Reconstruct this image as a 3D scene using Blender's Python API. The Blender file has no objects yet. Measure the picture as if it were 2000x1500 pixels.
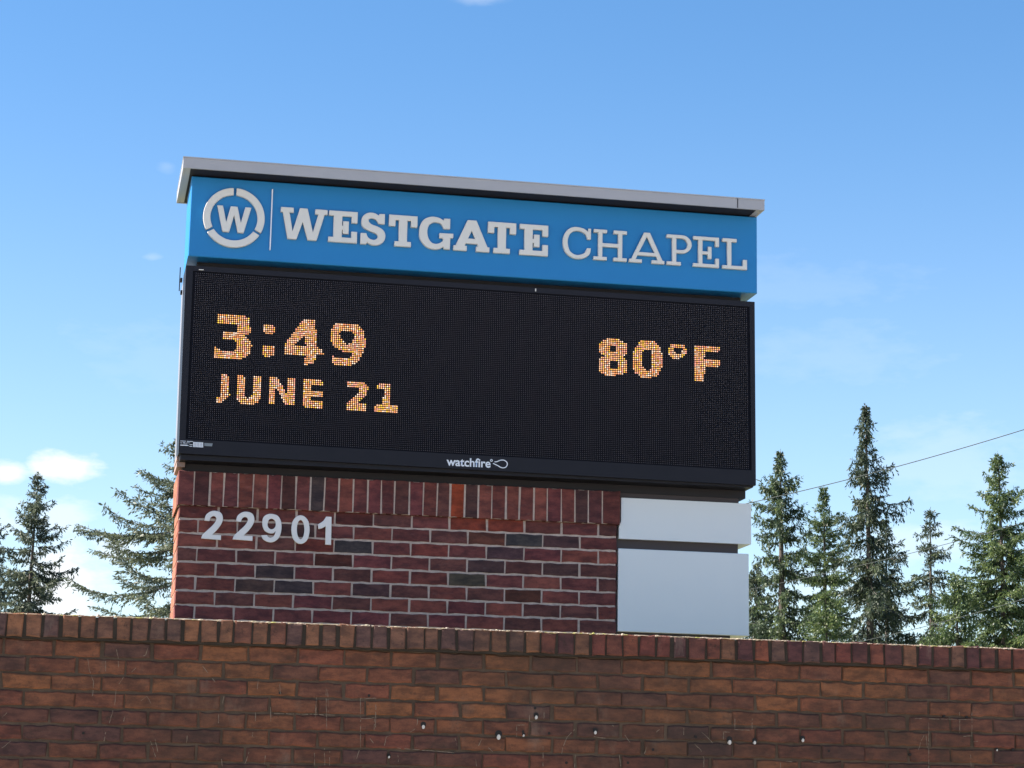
import bpy, bmesh, math, random
import numpy as np
from mathutils import Vector, Matrix

random.seed(7)
rng = np.random.default_rng(7)
scene = bpy.context.scene
col = scene.collection

# ------------------------------------------------------------------ camera
F, YAW, PITCH, ROLL = 4318.24, 0.192567, 0.195205, 0.018951   # focal length in pixels of a 2000 px wide frame
EYE = Vector((0.0, 0.0, 1.6))
fwd = Vector((math.sin(YAW)*math.cos(PITCH), math.cos(YAW)*math.cos(PITCH), math.sin(PITCH)))
r0 = Vector((math.cos(YAW), -math.sin(YAW), 0.0))
u0 = r0.cross(fwd)
cr, sr = math.cos(ROLL), math.sin(ROLL)
RGT = r0*cr + u0*sr
UPV = u0*cr - r0*sr
cam_d = bpy.data.cameras.new('camera')
cam_d.sensor_fit = 'HORIZONTAL'
cam_d.sensor_width = 36.0
cam_d.lens = 36.0*F/2000.0
cam_d.clip_end = 6000.0
cam = bpy.data.objects.new('camera', cam_d)
cam.matrix_world = Matrix(((RGT.x, UPV.x, -fwd.x, EYE.x), (RGT.y, UPV.y, -fwd.y, EYE.y),
                           (RGT.z, UPV.z, -fwd.z, EYE.z), (0, 0, 0, 1)))
col.objects.link(cam)
scene.camera = cam


def at(px, py, Y):
    """world point on the vertical plane y = Y that the survey photograph shows at (px, py)"""
    d = fwd + RGT*((px-1000.0)/F) - UPV*((py-750.0)/F)
    t = Y/d.y
    return Vector((d.x*t, Y, EYE.z + d.z*t))


def direction(px, py):
    return (fwd + RGT*((px-1000.0)/F) - UPV*((py-750.0)/F)).normalized()


# ------------------------------------------------------------------ light
SUN = Vector((-0.86, 0.13, 0.92)).normalized()
SUN_EL = math.asin(SUN.z)
SUN_ROT = math.atan2(SUN.x, SUN.y)
world = bpy.data.worlds.new('World')
scene.world = world
world.use_nodes = True
wt = world.node_tree
wt.nodes.clear()


def N(tree, kind, **kw):
    n = tree.nodes.new(kind)
    for k, v in kw.items():
        if k in n.inputs:
            n.inputs[k].default_value = v
        else:
            setattr(n, k, v)
    return n


out = N(wt, 'ShaderNodeOutputWorld')
bg = N(wt, 'ShaderNodeBackground', Strength=0.068)
sky = N(wt, 'ShaderNodeTexSky')
sky.sky_type = 'NISHITA'
sky.sun_disc = False
sky.sun_elevation = SUN_EL
sky.sun_rotation = SUN_ROT
sky.altitude = 100.0
sky.air_density = 1.0
sky.dust_density = 0.25
sky.ozone_density = 2.2
hsv = N(wt, 'ShaderNodeHueSaturation', Saturation=1.24)
wt.links.new(sky.outputs[0], hsv.inputs['Color'])
geo = N(wt, 'ShaderNodeTexCoord')
# low broken cloud: noise on the view direction, stretched level, thicker towards the horizon
mp = N(wt, 'ShaderNodeMapping')
mp.inputs['Scale'].default_value = (1.0, 1.0, 2.6)
wt.links.new(geo.outputs['Generated'], mp.inputs['Vector'])


def wmath(op, a, b=None, c=None):
    n = wt.nodes.new('ShaderNodeMath')
    n.operation = op
    for i, v in enumerate((a, b, c)):
        if v is None:
            continue
        if isinstance(v, (int, float)):
            n.inputs[i].default_value = v
        else:
            wt.links.new(v, n.inputs[i])
    return n.outputs[0]


def wrange(v, a, b, lo=0.0, hi=1.0):
    n = wt.nodes.new('ShaderNodeMapRange')
    n.interpolation_type = 'SMOOTHSTEP'
    wt.links.new(v, n.inputs[0])
    for i, q in enumerate((a, b, lo, hi)):
        n.inputs[i+1].default_value = q
    return n.outputs[0]


sep = N(wt, 'ShaderNodeSeparateXYZ')
wt.links.new(geo.outputs['Generated'], sep.inputs[0])
nz = N(wt, 'ShaderNodeTexNoise', Scale=9.0, Detail=7.0, Roughness=0.55)
wt.links.new(mp.outputs[0], nz.inputs['Vector'])
nz2 = N(wt, 'ShaderNodeTexNoise', Scale=42.0, Detail=6.0, Roughness=0.6)
wt.links.new(mp.outputs[0], nz2.inputs['Vector'])
low = wrange(sep.outputs['Z'], 0.02, 0.17, 1.0, 0.0)
veil = wmath('MULTIPLY', wrange(nz.outputs[0], 0.40, 0.72), low)
veil = wmath('MULTIPLY', veil, 0.30)
veil = wmath('ADD', veil, wrange(sep.outputs['Z'], -0.05, 0.36, 0.27, 0.0))   # thin milky air low down
# single puffs, each a soft lump round its own direction
puff_sum = None
for px, py, wx, wy, amt in ((128, 908, 72, 34, 1.0), (10, 925, 46, 26, 0.95), (120, 1150, 105, 110, 0.95), (225, 1075, 60, 40, .7),
                            (120, 1010, 90, 60, 0.55), (5, 1010, 70, 60, 0.5), (297, 502, 24, 10, 0.20), (326, 325, 22, 14, .13),
                            (940, -8, 52, 15, .22), (1800, 1060, 190, 70, .42), (1600, 1150, 160, 60, .4), (1850, 900, 260, 120, .26), (1640, 700, 330, 90, .16), (300, 700, 300, 120, .14), (1500, 560, 420, 70, .12), (2300, 1100, 160, 60, 0.8), (-420, 1000, 190, 70, 0.9), (-900, 900, 180, 60, .8)):
    c = direction(px, py)
    rr = direction(px+100, py) - c
    rr = rr.normalized()
    uu = rr.cross(c).normalized()
    dn = []
    for axis, w in ((rr, wx), (uu, wy)):
        n = wt.nodes.new('ShaderNodeVectorMath')
        n.operation = 'DOT_PRODUCT'
        wt.links.new(geo.outputs['Generated'], n.inputs[0])
        n.inputs[1].default_value = axis
        v = wmath('SUBTRACT', n.outputs['Value'], axis.dot(c))
        v = wmath('DIVIDE', v, w/F)
        dn.append(wmath('MULTIPLY', v, v))
    fw = wt.nodes.new('ShaderNodeVectorMath')
    fw.operation = 'DOT_PRODUCT'
    wt.links.new(geo.outputs['Generated'], fw.inputs[0])
    fw.inputs[1].default_value = c
    d2 = wmath('SQRT', wmath('ADD', dn[0], dn[1]))
    d2 = wmath('ADD', d2, wmath('MULTIPLY', wmath('SUBTRACT', nz2.outputs[0], 0.5), 1.9))
    m = wrange(d2, 0.05, 1.35, amt, 0.0)
    m = wmath('MULTIPLY', m, wmath('GREATER_THAN', fw.outputs['Value'], 0.5))
    puff_sum = m if puff_sum is None else wmath('MAXIMUM', puff_sum, m)
cl = wmath('MAXIMUM', veil, puff_sum)
mixc = N(wt, 'ShaderNodeMix')
mixc.data_type = 'RGBA'
wt.links.new(cl, mixc.inputs['Factor'])
wt.links.new(hsv.outputs[0], mixc.inputs['A'])
mixc.inputs['B'].default_value = (5.6, 5.75, 5.9, 1)
wt.links.new(mixc.outputs['Result'], bg.inputs['Color'])
wt.links.new(bg.outputs[0], out.inputs['Surface'])

sun_d = bpy.data.lights.new('sun', 'SUN')
sun_d.energy = 5.0
sun_d.angle = math.radians(0.53)
sun_d.color = (1.0, 0.93, 0.82)
sun = bpy.data.objects.new('sun', sun_d)
sun.rotation_euler = SUN.to_track_quat('Z', 'Y').to_euler()
sun.location = (-20, 20, 30)
col.objects.link(sun)

scene.view_settings.view_transform = 'Standard'
scene.view_settings.look = 'None'
scene.view_settings.gamma = 1.0
scene.view_settings.use_curve_mapping = False
scene.view_settings.exposure = 1.61

# ------------------------------------------------------------------ materials


def new_mat(name):
    m = bpy.data.materials.new(name)
    m.use_nodes = True
    t = m.node_tree
    t.nodes.clear()
    o = t.nodes.new('ShaderNodeOutputMaterial')
    b = t.nodes.new('ShaderNodeBsdfPrincipled')
    t.links.new(b.outputs[0], o.inputs[0])
    return m, t, b, o


def paint(name, c, rough=0.5, metal=0.0, grain=0.08, scale=14.0, bump=0.0, spec=0.5):
    """paint or plain sheet: base colour with slight worn unevenness"""
    m, t, b, o = new_mat(name)
    tc = N(t, 'ShaderNodeTexCoord')
    n1 = N(t, 'ShaderNodeTexNoise', Scale=scale, Detail=6.0, Roughness=0.65)
    t.links.new(tc.outputs['Object'], n1.inputs['Vector'])
    mx = N(t, 'ShaderNodeMix')
    mx.data_type = 'RGBA'
    mx.inputs['A'].default_value = (*[x*(1-grain) for x in c], 1)
    mx.inputs['B'].default_value = (*[min(1, x*(1+grain)) for x in c], 1)
    t.links.new(n1.outputs[0], mx.inputs['Factor'])
    t.links.new(mx.outputs['Result'], b.inputs['Base Color'])
    b.inputs['Roughness'].default_value = rough
    b.inputs['Metallic'].default_value = metal
    b.inputs['Specular IOR Level'].default_value = spec
    if bump:
        bp = N(t, 'ShaderNodeBump', Strength=bump, Distance=0.004)
        n2 = N(t, 'ShaderNodeTexNoise', Scale=scale*9, Detail=4.0)
        t.links.new(tc.outputs['Object'], n2.inputs['Vector'])
        t.links.new(n2.outputs[0], bp.inputs['Height'])
        t.links.new(bp.outputs[0], b.inputs['Normal'])
    return m


def brick_material(name, soot=0.3, bloom=0.15, stain=(0.025, 0.02, 0.016), chalk=(0.36, 0.30, 0.27), patch=None):
    """fired clay: the colour of each brick is its object colour; drag marks, sooty stains and chalky bloom over it"""
    m, t, b, o = new_mat(name)
    oi = N(t, 'ShaderNodeObjectInfo')
    tc = N(t, 'ShaderNodeTexCoord')
    off = N(t, 'ShaderNodeVectorMath')
    off.operation = 'MULTIPLY_ADD'
    cmb = N(t, 'ShaderNodeCombineXYZ')
    for i in range(3):
        t.links.new(oi.outputs['Random'], cmb.inputs[i])
    t.links.new(cmb.outputs[0], off.inputs[0])
    off.inputs[1].default_value = (37.0, 91.0, 13.0)
    t.links.new(tc.outputs['Object'], off.inputs[2])

    def noise(sc, det=6.0, ro=0.65, vec=None, st=None):
        n = N(t, 'ShaderNodeTexNoise', Scale=sc, Detail=det, Roughness=ro)
        src = vec or off.outputs[0]
        if st:
            mpn = N(t, 'ShaderNodeMapping')
            mpn.inputs['Scale'].default_value = st
            t.links.new(src, mpn.inputs['Vector'])
            src = mpn.outputs[0]
        t.links.new(src, n.inputs['Vector'])
        return n.outputs[0]

    def ramp(v, a, bb, lo=0.0, hi=1.0):
        n = N(t, 'ShaderNodeMapRange')
        n.interpolation_type = 'SMOOTHSTEP'
        t.links.new(v, n.inputs[0])
        for i, q in enumerate((a, bb, lo, hi)):
            n.inputs[i+1].default_value = q
        return n.outputs[0]

    def mix(fac, a, bcol, mode='MIX'):
        n = N(t, 'ShaderNodeMix')
        n.data_type = 'RGBA'
        n.blend_type = mode
        if isinstance(fac, float):
            n.inputs['Factor'].default_value = fac
        else:
            t.links.new(fac, n.inputs['Factor'])
        for key, v in (('A', a), ('B', bcol)):
            if isinstance(v, tuple):
                n.inputs[key].default_value = (*v, 1)
            else:
                t.links.new(v, n.inputs[key])
        return n.outputs['Result']

    big = noise(16.0, st=(0.7, 1, 1.6))
    fine = noise(190.0, 4.0, 0.7)
    drag = noise(55.0, 5.0, 0.7, st=(0.35, 1, 1.8))
    c = oi.outputs['Color']
    dark = mix(1.0, c, (0.52, 0.55, 0.62), 'MULTIPLY')
    lite = mix(1.0, c, (1.35, 1.32, 1.25), 'MULTIPLY')
    c1 = mix(ramp(big, 0.3, 0.7), dark, lite)
    c1 = mix(ramp(fine, 0.5, 0.68, 0, 0.45), c1, dark)
    c1 = mix(ramp(drag, 0.56, 0.8, 0, bloom), c1, chalk)
    soot_n = noise(3.2, 8.0, 0.7, vec=tc.outputs['Generated'])
    c1 = mix(ramp(noise(30.0, 6.0, .75), 0.55, 0.72, 0, soot), c1, stain)
    if patch:
        g = N(t, 'ShaderNodeNewGeometry')
        w = noise(1.1, 7.0, 0.6, vec=g.outputs['Position'])
        c1 = mix(ramp(w, 0.46, 0.68, 0, patch), c1, stain)
        w2 = noise(9.0, 6.0, 0.7, vec=g.outputs['Position'], st=(0.6, 1, 1.5))
        c1 = mix(ramp(w2, 0.5, 0.72, 0, patch*.9), c1, stain)
        w3 = noise(5.0, 7.0, 0.7, vec=g.outputs['Position'], st=(1.3, 1, 0.6))
        c1 = mix(ramp(w3, 0.56, 0.8, 0, .35), c1, chalk)
    t.links.new(c1, b.inputs['Base Color'])
    b.inputs['Roughness'].default_value = 0.85
    b.inputs['Specular IOR Level'].default_value = 0.3
    bp = N(t, 'ShaderNodeBump', Strength=0.55, Distance=0.003)
    add = N(t, 'ShaderNodeMath')
    add.operation = 'ADD'
    t.links.new(fine, add.inputs[0])
    t.links.new(drag, add.inputs[1])
    t.links.new(add.outputs[0], bp.inputs['Height'])
    t.links.new(bp.outputs[0], b.inputs['Normal'])
    return m


def leaf_material(name, c_dark, c_mid, c_new):
    m, t, b, o = new_mat(name)
    a = N(t, 'ShaderNodeAttribute', attribute_name='tone')
    rp = N(t, 'ShaderNodeValToRGB')
    rp.color_ramp.elements[0].color = (*c_dark, 1)
    rp.color_ramp.elements[1].color = (*c_new, 1)
    e = rp.color_ramp.elements.new(0.55)
    e.color = (*c_mid, 1)
    t.links.new(a.outputs['Fac'], rp.inputs[0])
    t.links.new(rp.outputs[0], b.inputs['Base Color'])
    b.inputs['Roughness'].default_value = 0.5
    b.inputs['Specular IOR Level'].default_value = 0.45
    tr = N(t, 'ShaderNodeBsdfTranslucent')
    t.links.new(rp.outputs[0], tr.inputs['Color'])
    ms = N(t, 'ShaderNodeMixShader', Fac=0.40)
    t.links.new(b.outputs[0], ms.inputs[1])
    t.links.new(tr.outputs[0], ms.inputs[2])
    t.links.new(ms.outputs[0], o.inputs[0])
    return m


M = {}
M['pillar_brick'] = brick_material('pillar_brick', soot=0.35, bloom=0.22, chalk=(0.30, 0.22, 0.22))
M['wall_brick'] = brick_material('wall_brick', soot=0.6, bloom=0.22, stain=(0.034, 0.024, 0.017), patch=0.55, chalk=(.22, .16, .12))
M['coping_brick'] = brick_material('coping_brick', soot=0.85, bloom=0.12, stain=(0.022, 0.016, 0.013), chalk=(.30, .23, .18), patch=.25)
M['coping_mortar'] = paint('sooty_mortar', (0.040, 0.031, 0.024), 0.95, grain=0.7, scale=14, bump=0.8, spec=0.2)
M['pillar_mortar'] = paint('pillar_mortar', (0.56, 0.42, 0.35), 0.95, grain=0.5, scale=45, bump=0.6, spec=0.2)
M['wall_mortar'] = paint('wall_mortar', (0.078, 0.053, 0.037), 0.95, grain=0.85, scale=9, bump=0.8, spec=0.2)
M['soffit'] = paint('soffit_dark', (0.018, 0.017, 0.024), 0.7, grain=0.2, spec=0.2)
M['cap'] = paint('cap_paint', (0.37, 0.36, 0.38), 0.42, grain=0.06, scale=5)
M['blue'] = paint('blue_paint', (0.009, 0.185, 0.46), 0.38, grain=0.05, scale=4)
M['letter'] = paint('letter_paint', (0.68, 0.65, 0.61), 0.5, grain=0.05, scale=8)
M['number'] = paint('brushed_number_metal', (0.90, 0.82, 0.78), 0.40, grain=0.06, scale=12)
M['white_box'] = paint('white_panel_paint', (0.80, 0.80, 0.80), 0.35, grain=0.02, scale=3)
M['cabinet'] = paint('cabinet_black', (0.014, 0.013, 0.019), 0.5, grain=0.2, scale=10, spec=0.22)
M['side'] = paint('cabinet_side_grey', (0.20, 0.20, 0.23), 0.5, grain=0.08, scale=9)
M['frame'] = paint('dark_steel', (0.028, 0.025, 0.028), 0.6, grain=0.15, scale=10, spec=.25)
M['brown'] = paint('dark_brown_recess', (0.055, 0.038, 0.036), 0.6, grain=0.1)
M['bracket'] = paint('bracket_primer', (0.30, 0.20, 0.17), 0.6, grain=0.15)
M['panel_face'] = paint('led_panel_face', (0.004, 0.004, 0.008), 0.7, grain=0.1, spec=0.12)
M['louver'] = paint('louver_black', (0.006, 0.006, 0.010), 0.6, grain=0.1, spec=0.15)
M['dot'] = paint('unlit_led_lens', (0.16, 0.15, 0.18), 0.5, grain=0.1, spec=0.2)
M['print'] = paint('white_print', (0.80, 0.80, 0.84), 0.5, grain=0.02)
M['grey_print'] = paint('grey_print', (0.22, 0.24, 0.26), 0.5, grain=0.2, scale=90)
M['sticker_ink'] = paint('sticker_ink', (0.25, 0.25, 0.28), 0.6)
M['residue'] = paint('glue_residue', (0.18, 0.13, 0.092), 0.8, grain=0.35, scale=60)
M['plug'] = paint('white_plug', (0.50, 0.46, 0.42), 0.5)
M['hole'] = paint('drilled_hole', (0.012, 0.01, 0.009), 0.9)
M['cable'] = paint('cable_rubber', (0.055, 0.065, 0.06), 0.6)
M['bark'] = paint('conifer_bark', (0.085, 0.068, 0.058), 0.9, grain=0.4, scale=6, bump=0.8)
M['moss'] = leaf_material('moss', (0.45, 0.36, 0.30), (0.50, 0.42, 0.30), (0.42, 0.40, 0.12))
M['tree_dark'] = leaf_material('needles_dark', (0.022, 0.034, 0.024), (0.064, 0.086, 0.054), (0.14, 0.165, 0.065))
M['tree_mid'] = leaf_material('needles_mid', (0.026, 0.042, 0.028), (0.076, 0.108, 0.060), (0.16, 0.20, 0.065))
M['tree_green'] = leaf_material('needles_green', (0.026, 0.046, 0.022), (0.084, 0.126, 0.050), (0.18, 0.22, 0.070))
M['tree_grey'] = leaf_material('needles_grey', (0.034, 0.046, 0.036), (0.092, 0.112, 0.082), (0.16, 0.18, 0.105))
M['tree_feathery'] = leaf_material('needles_feathery', (0.045, 0.060, 0.042), (0.105, 0.125, 0.085), (0.17, 0.19, 0.11))
M['shrub'] = leaf_material('shrub_leaf', (0.10, 0.13, 0.02), (0.25, 0.29, 0.03), (0.42, 0.44, 0.05))

# LED light: each diode gives off its own amber, yellow or pinkish light
m, t, b, o = new_mat('led_light')
at_n = N(t, 'ShaderNodeAttribute', attribute_name='glow')
em = N(t, 'ShaderNodeEmission', Strength=0.70)
t.links.new(at_n.outputs['Color'], em.inputs['Color'])
t.links.new(em.outputs[0], o.inputs[0])
M['led'] = m

# ground: dry grass and gravel mix
m, t, b, o = new_mat('grass_ground')
tc = N(t, 'ShaderNodeTexCoord')
n1 = N(t, 'ShaderNodeTexNoise', Scale=0.35, Detail=8.0)
n2 = N(t, 'ShaderNodeTexNoise', Scale=14.0, Detail=6.0)
t.links.new(tc.outputs['Object'], n1.inputs['Vector'])
t.links.new(tc.outputs['Object'], n2.inputs['Vector'])
mx = N(t, 'ShaderNodeMix')
mx.data_type = 'RGBA'
mx.inputs['A'].default_value = (0.07, 0.10, 0.035, 1)
mx.inputs['B'].default_value = (0.19, 0.17, 0.10, 1)
t.links.new(n1.outputs[0], mx.inputs['Factor'])
mx2 = N(t, 'ShaderNodeMix')
mx2.data_type = 'RGBA'
mx2.blend_type = 'OVERLAY'
mx2.inputs['Factor'].default_value = 0.6
t.links.new(mx.outputs['Result'], mx2.inputs['A'])
t.links.new(n2.outputs['Color'], mx2.inputs['B'])
t.links.new(mx2.outputs['Result'], b.inputs['Base Color'])
b.inputs['Roughness'].default_value = 0.95
M['grass'] = m
M['bounce_ground'] = paint('bounce_concrete', (0.40, 0.37, 0.33), 0.9, grain=0.3, scale=25, bump=0.8)

# ------------------------------------------------------------------ object helpers
WORLDPOS = {}


def empty(name, loc, label=None, cat=None, group=None, parent=None):
    o = bpy.data.objects.new(name, None)
    o.empty_display_size = 0.2
    col.objects.link(o)
    WORLDPOS[o.name] = Vector(loc)
    if parent:
        o.parent = parent
        o.location = Vector(loc) - WORLDPOS[parent.name]
    else:
        o.location = loc
    if label:
        o['label'] = label
    if cat:
        o['category'] = cat
    if group:
        o['group'] = group
    return o


def place(name, me, loc, parent=None, color=None, kind=None, label=None):
    """link a mesh (its vertices relative to loc) at world position loc"""
    o = bpy.data.objects.new(name, me)
    col.objects.link(o)
    loc = Vector(loc)
    WORLDPOS[o.name] = loc.copy()
    if parent:
        o.parent = parent
        o.location = loc - WORLDPOS[parent.name]
    else:
        o.location = loc
    if color:
        o.color = (*color, 1)
    if kind:
        o['kind'] = kind
    if label:
        o['label'] = label
    return o


def mesh_obj(name, verts, faces, mat, parent=None, kind=None, label=None, color=None, smooth=False):
    vs = [Vector(v) for v in verts]
    lo = Vector((min(v.x for v in vs), min(v.y for v in vs), min(v.z for v in vs)))
    hi = Vector((max(v.x for v in vs), max(v.y for v in vs), max(v.z for v in vs)))
    c = (lo+hi)/2
    me = bpy.data.meshes.new(name)
    me.from_pydata([v-c for v in vs], [], faces)
    me.materials.append(mat)
    if smooth:
        for p in me.polygons:
            p.use_smooth = True
    me.update()
    return place(name, me, c, parent, color, kind, label)


class MB:
    """collects boxes, tubes and prisms into one mesh in world coordinates"""

    def __init__(s):
        s.v = []
        s.f = []

    def add(s, vs, fs):
        n = len(s.v)
        s.v += [tuple(v) for v in vs]
        s.f += [tuple(i+n for i in f) for f in fs]
        return s

    def box(s, x0, x1, y0, y1, z0, z1):
        return s.quadbox([(x0, z0), (x1, z0), (x1, z1), (x0, z1)], y0, y1)

    def quadbox(s, q, y0, y1):
        """front quad (x, z) counter-clockwise seen from the camera side, extruded from y0 back to y1"""
        n = len(q)
        vs = [(x, y0, z) for x, z in q] + [(x, y1, z) for x, z in q]
        fs = [tuple(range(n)), tuple(range(2*n-1, n-1, -1))]
        for i in range(n):
            j = (i+1) % n
            fs.append((j, i, n+i, n+j))
        return s.add(vs, fs)

    def chamfer_box(s, q, y0, y1, c):
        """quad box whose front edges are eased by c"""
        cx = sum(p[0] for p in q)/len(q)
        cz = sum(p[1] for p in q)/len(q)
        n = len(q)
        inn = []
        for x, z in q:
            inn.append((x + (c if x < cx else -c), z + (c if z < cz else -c)))
        vs = [(x, y0, z) for x, z in inn] + [(x, y0+c, z) for x, z in q] + [(x, y1, z) for x, z in q]
        fs = [tuple(range(n)), tuple(range(3*n-1, 2*n-1, -1))]
        for i in range(n):
            j = (i+1) % n
            fs.append((j, i, n+i, n+j))
            fs.append((n+j, n+i, 2*n+i, 2*n+j))
        return s.add(vs, fs)

    def tube(s, pts, rads, sides=8, caps=True):
        pts = [Vector(p) for p in pts]
        if isinstance(rads, (int, float)):
            rads = [rads]*len(pts)
        vs, fs = [], []
        for i, p in enumerate(pts):
            d = (pts[min(i+1, len(pts)-1)] - pts[max(i-1, 0)]).normalized()
            a = d.orthogonal().normalized() if i == 0 else (a - d*a.dot(d)).normalized()
            bb = d.cross(a)
            for k in range(sides):
                w = 2*math.pi*k/sides
                vs.append(p + (a*math.cos(w) + bb*math.sin(w))*rads[i])
        for i in range(len(pts)-1):
            for k in range(sides):
                k2 = (k+1) % sides
                fs.append((i*sides+k, i*sides+k2, (i+1)*sides+k2, (i+1)*sides+k))
        if caps:
            fs.append(tuple(range(sides-1, -1, -1)))
            n = (len(pts)-1)*sides
            fs.append(tuple(range(n, n+sides)))
        return s.add(vs, fs)

    def build(s, name, mat, parent=None, **kw):
        return mesh_obj(name, s.v, s.f, mat, parent, **kw)


def smooth_outline(pts, step=5):
    """closed outline; points marked with a third item are corners, the rest flow as a curve"""
    n = len(pts)
    P = [Vector((p[0], p[1])) for p in pts]
    S = [len(p) > 2 for p in pts]
    res = []
    for i in range(n):
        j = (i+1) % n
        p1, p2 = P[i], P[j]
        res.append(p1)
        if S[i] and S[j]:
            continue
        p0 = P[i-1] if not S[i] else p1 + (p1-p2)*0.35
        p3 = P[(j+1) % n] if not S[j] else p2 + (p2-p1)*0.35
        for k in range(1, step):
            u = k/step
            res.append(0.5*((2*p1) + (p2-p0)*u + (2*p0-5*p1+4*p2-p3)*u*u + (3*p1-p0-3*p2+p3)*u*u*u))
    return [(v.x, v.y) for v in res]


def shape_mesh(name, splines, depth, bevel=0.0):
    """solid from closed outlines in (x, z); inner outlines become holes; front at y = 0, going back by depth"""
    cu = bpy.data.curves.new(name, 'CURVE')
    cu.dimensions = '2D'
    cu.fill_mode = 'BOTH'
    cu.extrude = depth/2 - bevel
    cu.bevel_depth = bevel
    cu.bevel_resolution = 0
    cu.offset = -bevel
    for sp in splines:
        s = cu.splines.new('POLY')
        s.points.add(len(sp)-1)
        for q, (x, z) in zip(s.points, sp):
            q.co = (x, z, 0, 1)
        s.use_cyclic_u = True
    o = bpy.data.objects.new(name, cu)
    col.objects.link(o)
    bpy.context.view_layer.update()
    me = bpy.data.meshes.new_from_object(o.evaluated_get(bpy.context.evaluated_depsgraph_get()))
    bpy.data.objects.remove(o)
    bpy.data.curves.remove(cu)
    me.transform(Matrix.Rotation(math.pi/2, 4, 'X'))
    me.transform(Matrix.Translation((0, depth/2, 0)))
    me.name = name
    return me


def shape(name, splines, yfront, depth, mat, parent, bevel=0.0015, label=None):
    xs = [p[0] for sp in splines for p in sp]
    zs = [p[1] for sp in splines for p in sp]
    cx, cz = (min(xs)+max(xs))/2, (min(zs)+max(zs))/2
    me = shape_mesh(name, [[(x-cx, z-cz) for x, z in sp] for sp in splines], depth, bevel)
    me.materials.clear()
    me.materials.append(mat)
    return place(name, me, (cx, yfront, cz), parent, label=label)


def pts_at(pts, Y, scale=1.0, ox=0.0, oy=0.0):
    """survey points measured on an enlarged crop (scale, origin) -> (x, z) on plane Y"""
    r = []
    for p in pts:
        w = at(ox+p[0]/scale, oy+p[1]/scale, Y)
        r.append((w.x, w.z) + tuple(p[2:]))
    return r


def quad_at(px4, Y):
    """TL, TR, BR, BL pixels -> counter-clockwise (x, z) from bottom left"""
    w = [at(x, y, Y) for x, y in px4]
    return [(w[i].x, w[i].z) for i in (3, 2, 1, 0)]


# ------------------------------------------------------------------ ground
g = bmesh.new()
R = 3000.0
ring = [g.verts.new((R*math.cos(a*math.pi/32), R*math.sin(a*math.pi/32), 0)) for a in range(64)]
g.faces.new(ring)
me = bpy.data.meshes.new('ground')
g.to_mesh(me)
g.free()
me.materials.append(M['grass'])
place('ground', me, (0, 0, 0), kind='structure')
MB().box(-400, 400, -70, 8.2, -0.2, 0.004).build('bounce_pavement', M['bounce_ground'], kind='structure')  # unseen pale slab, added to bounce sunlight onto the shaded fronts

# ------------------------------------------------------------------ the monument sign
SY = 11.6                                   # front face of the brick pillar
sign = empty('monument_sign', (2.0, SY+0.2, 0.0),
             'brick monument sign with blue chapel header and black message screen under a flat grey cap', 'sign')

# --- flat cap
YC0, YC1 = SY-0.25, SY+0.46
qc = quad_at([(357, 308), (1493.6, 391.1), (1492.7, 409.9), (359, 328)], YC0)
zt = (qc[2][1]+qc[3][1])/2
zb = (qc[0][1]+qc[1][1])/2
CX0, CX1 = (qc[0][0]+qc[3][0])/2, (qc[1][0]+qc[2][0])/2
cap = MB()
th = 0.012
cap.box(CX0, CX1, YC0, YC0+th, zb, zt)                       # front fascia
cap.box(CX0, CX1, YC1-th, YC1, zb, zt)
cap.box(CX0, CX0+th, YC0+th, YC1-th, zb, zt)
cap.box(CX1-th, CX1, YC0+th, YC1-th, zb, zt)
cap.box(CX0-0.002, CX1+0.002, YC0-0.003, YC1+0.002, zt+0.0005, zt+0.006)  # folded top sheet
capo = cap.build('roof_cap', M['cap'], sign)
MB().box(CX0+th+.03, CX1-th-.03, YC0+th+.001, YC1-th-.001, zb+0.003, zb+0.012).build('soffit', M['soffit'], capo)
for xa_, xb_ in ((CX0+th, CX0+th+.029), (CX1-th-.029, CX1-th)):
    MB().box(xa_, xb_, YC0+th+.001, YC1-th-.001, zb+0.002, zb+0.012).build('soffit_return', M['cap'], capo)
xs_ = at(1440, 395, YC0).x
MB().box(xs_, xs_+0.004, YC0-0.0025, YC0-0.0005, zb+0.002, zt-0.001).build('joint_seam', M['frame'], capo)
# --- blue header
YP = SY-0.12
qp = quad_at([(374, 344), (1478, 423.7), (1479.4, 574.7), (368, 498)], YP)
PX0, PX1 = (qp[0][0]+qp[3][0])/2, (qp[1][0]+qp[2][0])/2
PZ0, PZ1 = (qp[0][1]+qp[1][1])/2, (qp[2][1]+qp[3][1])/2
hb = MB()
hb.chamfer_box([(PX0, PZ0), (PX1, PZ0), (PX1, PZ1), (PX0, PZ1)], YP, SY+0.33, 0.004)
header = hb.build('header_panel', M['blue'], sign)
MB().box(PX0+0.03, PX1-0.03, YP+0.03, SY+0.31, PZ1+0.001, zb+0.004).build('header_neck', M['frame'], sign)

LT = 0.022                                  # letters stand proud
ROT_TOP = at(640.1, 472.7, YP)


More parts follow.
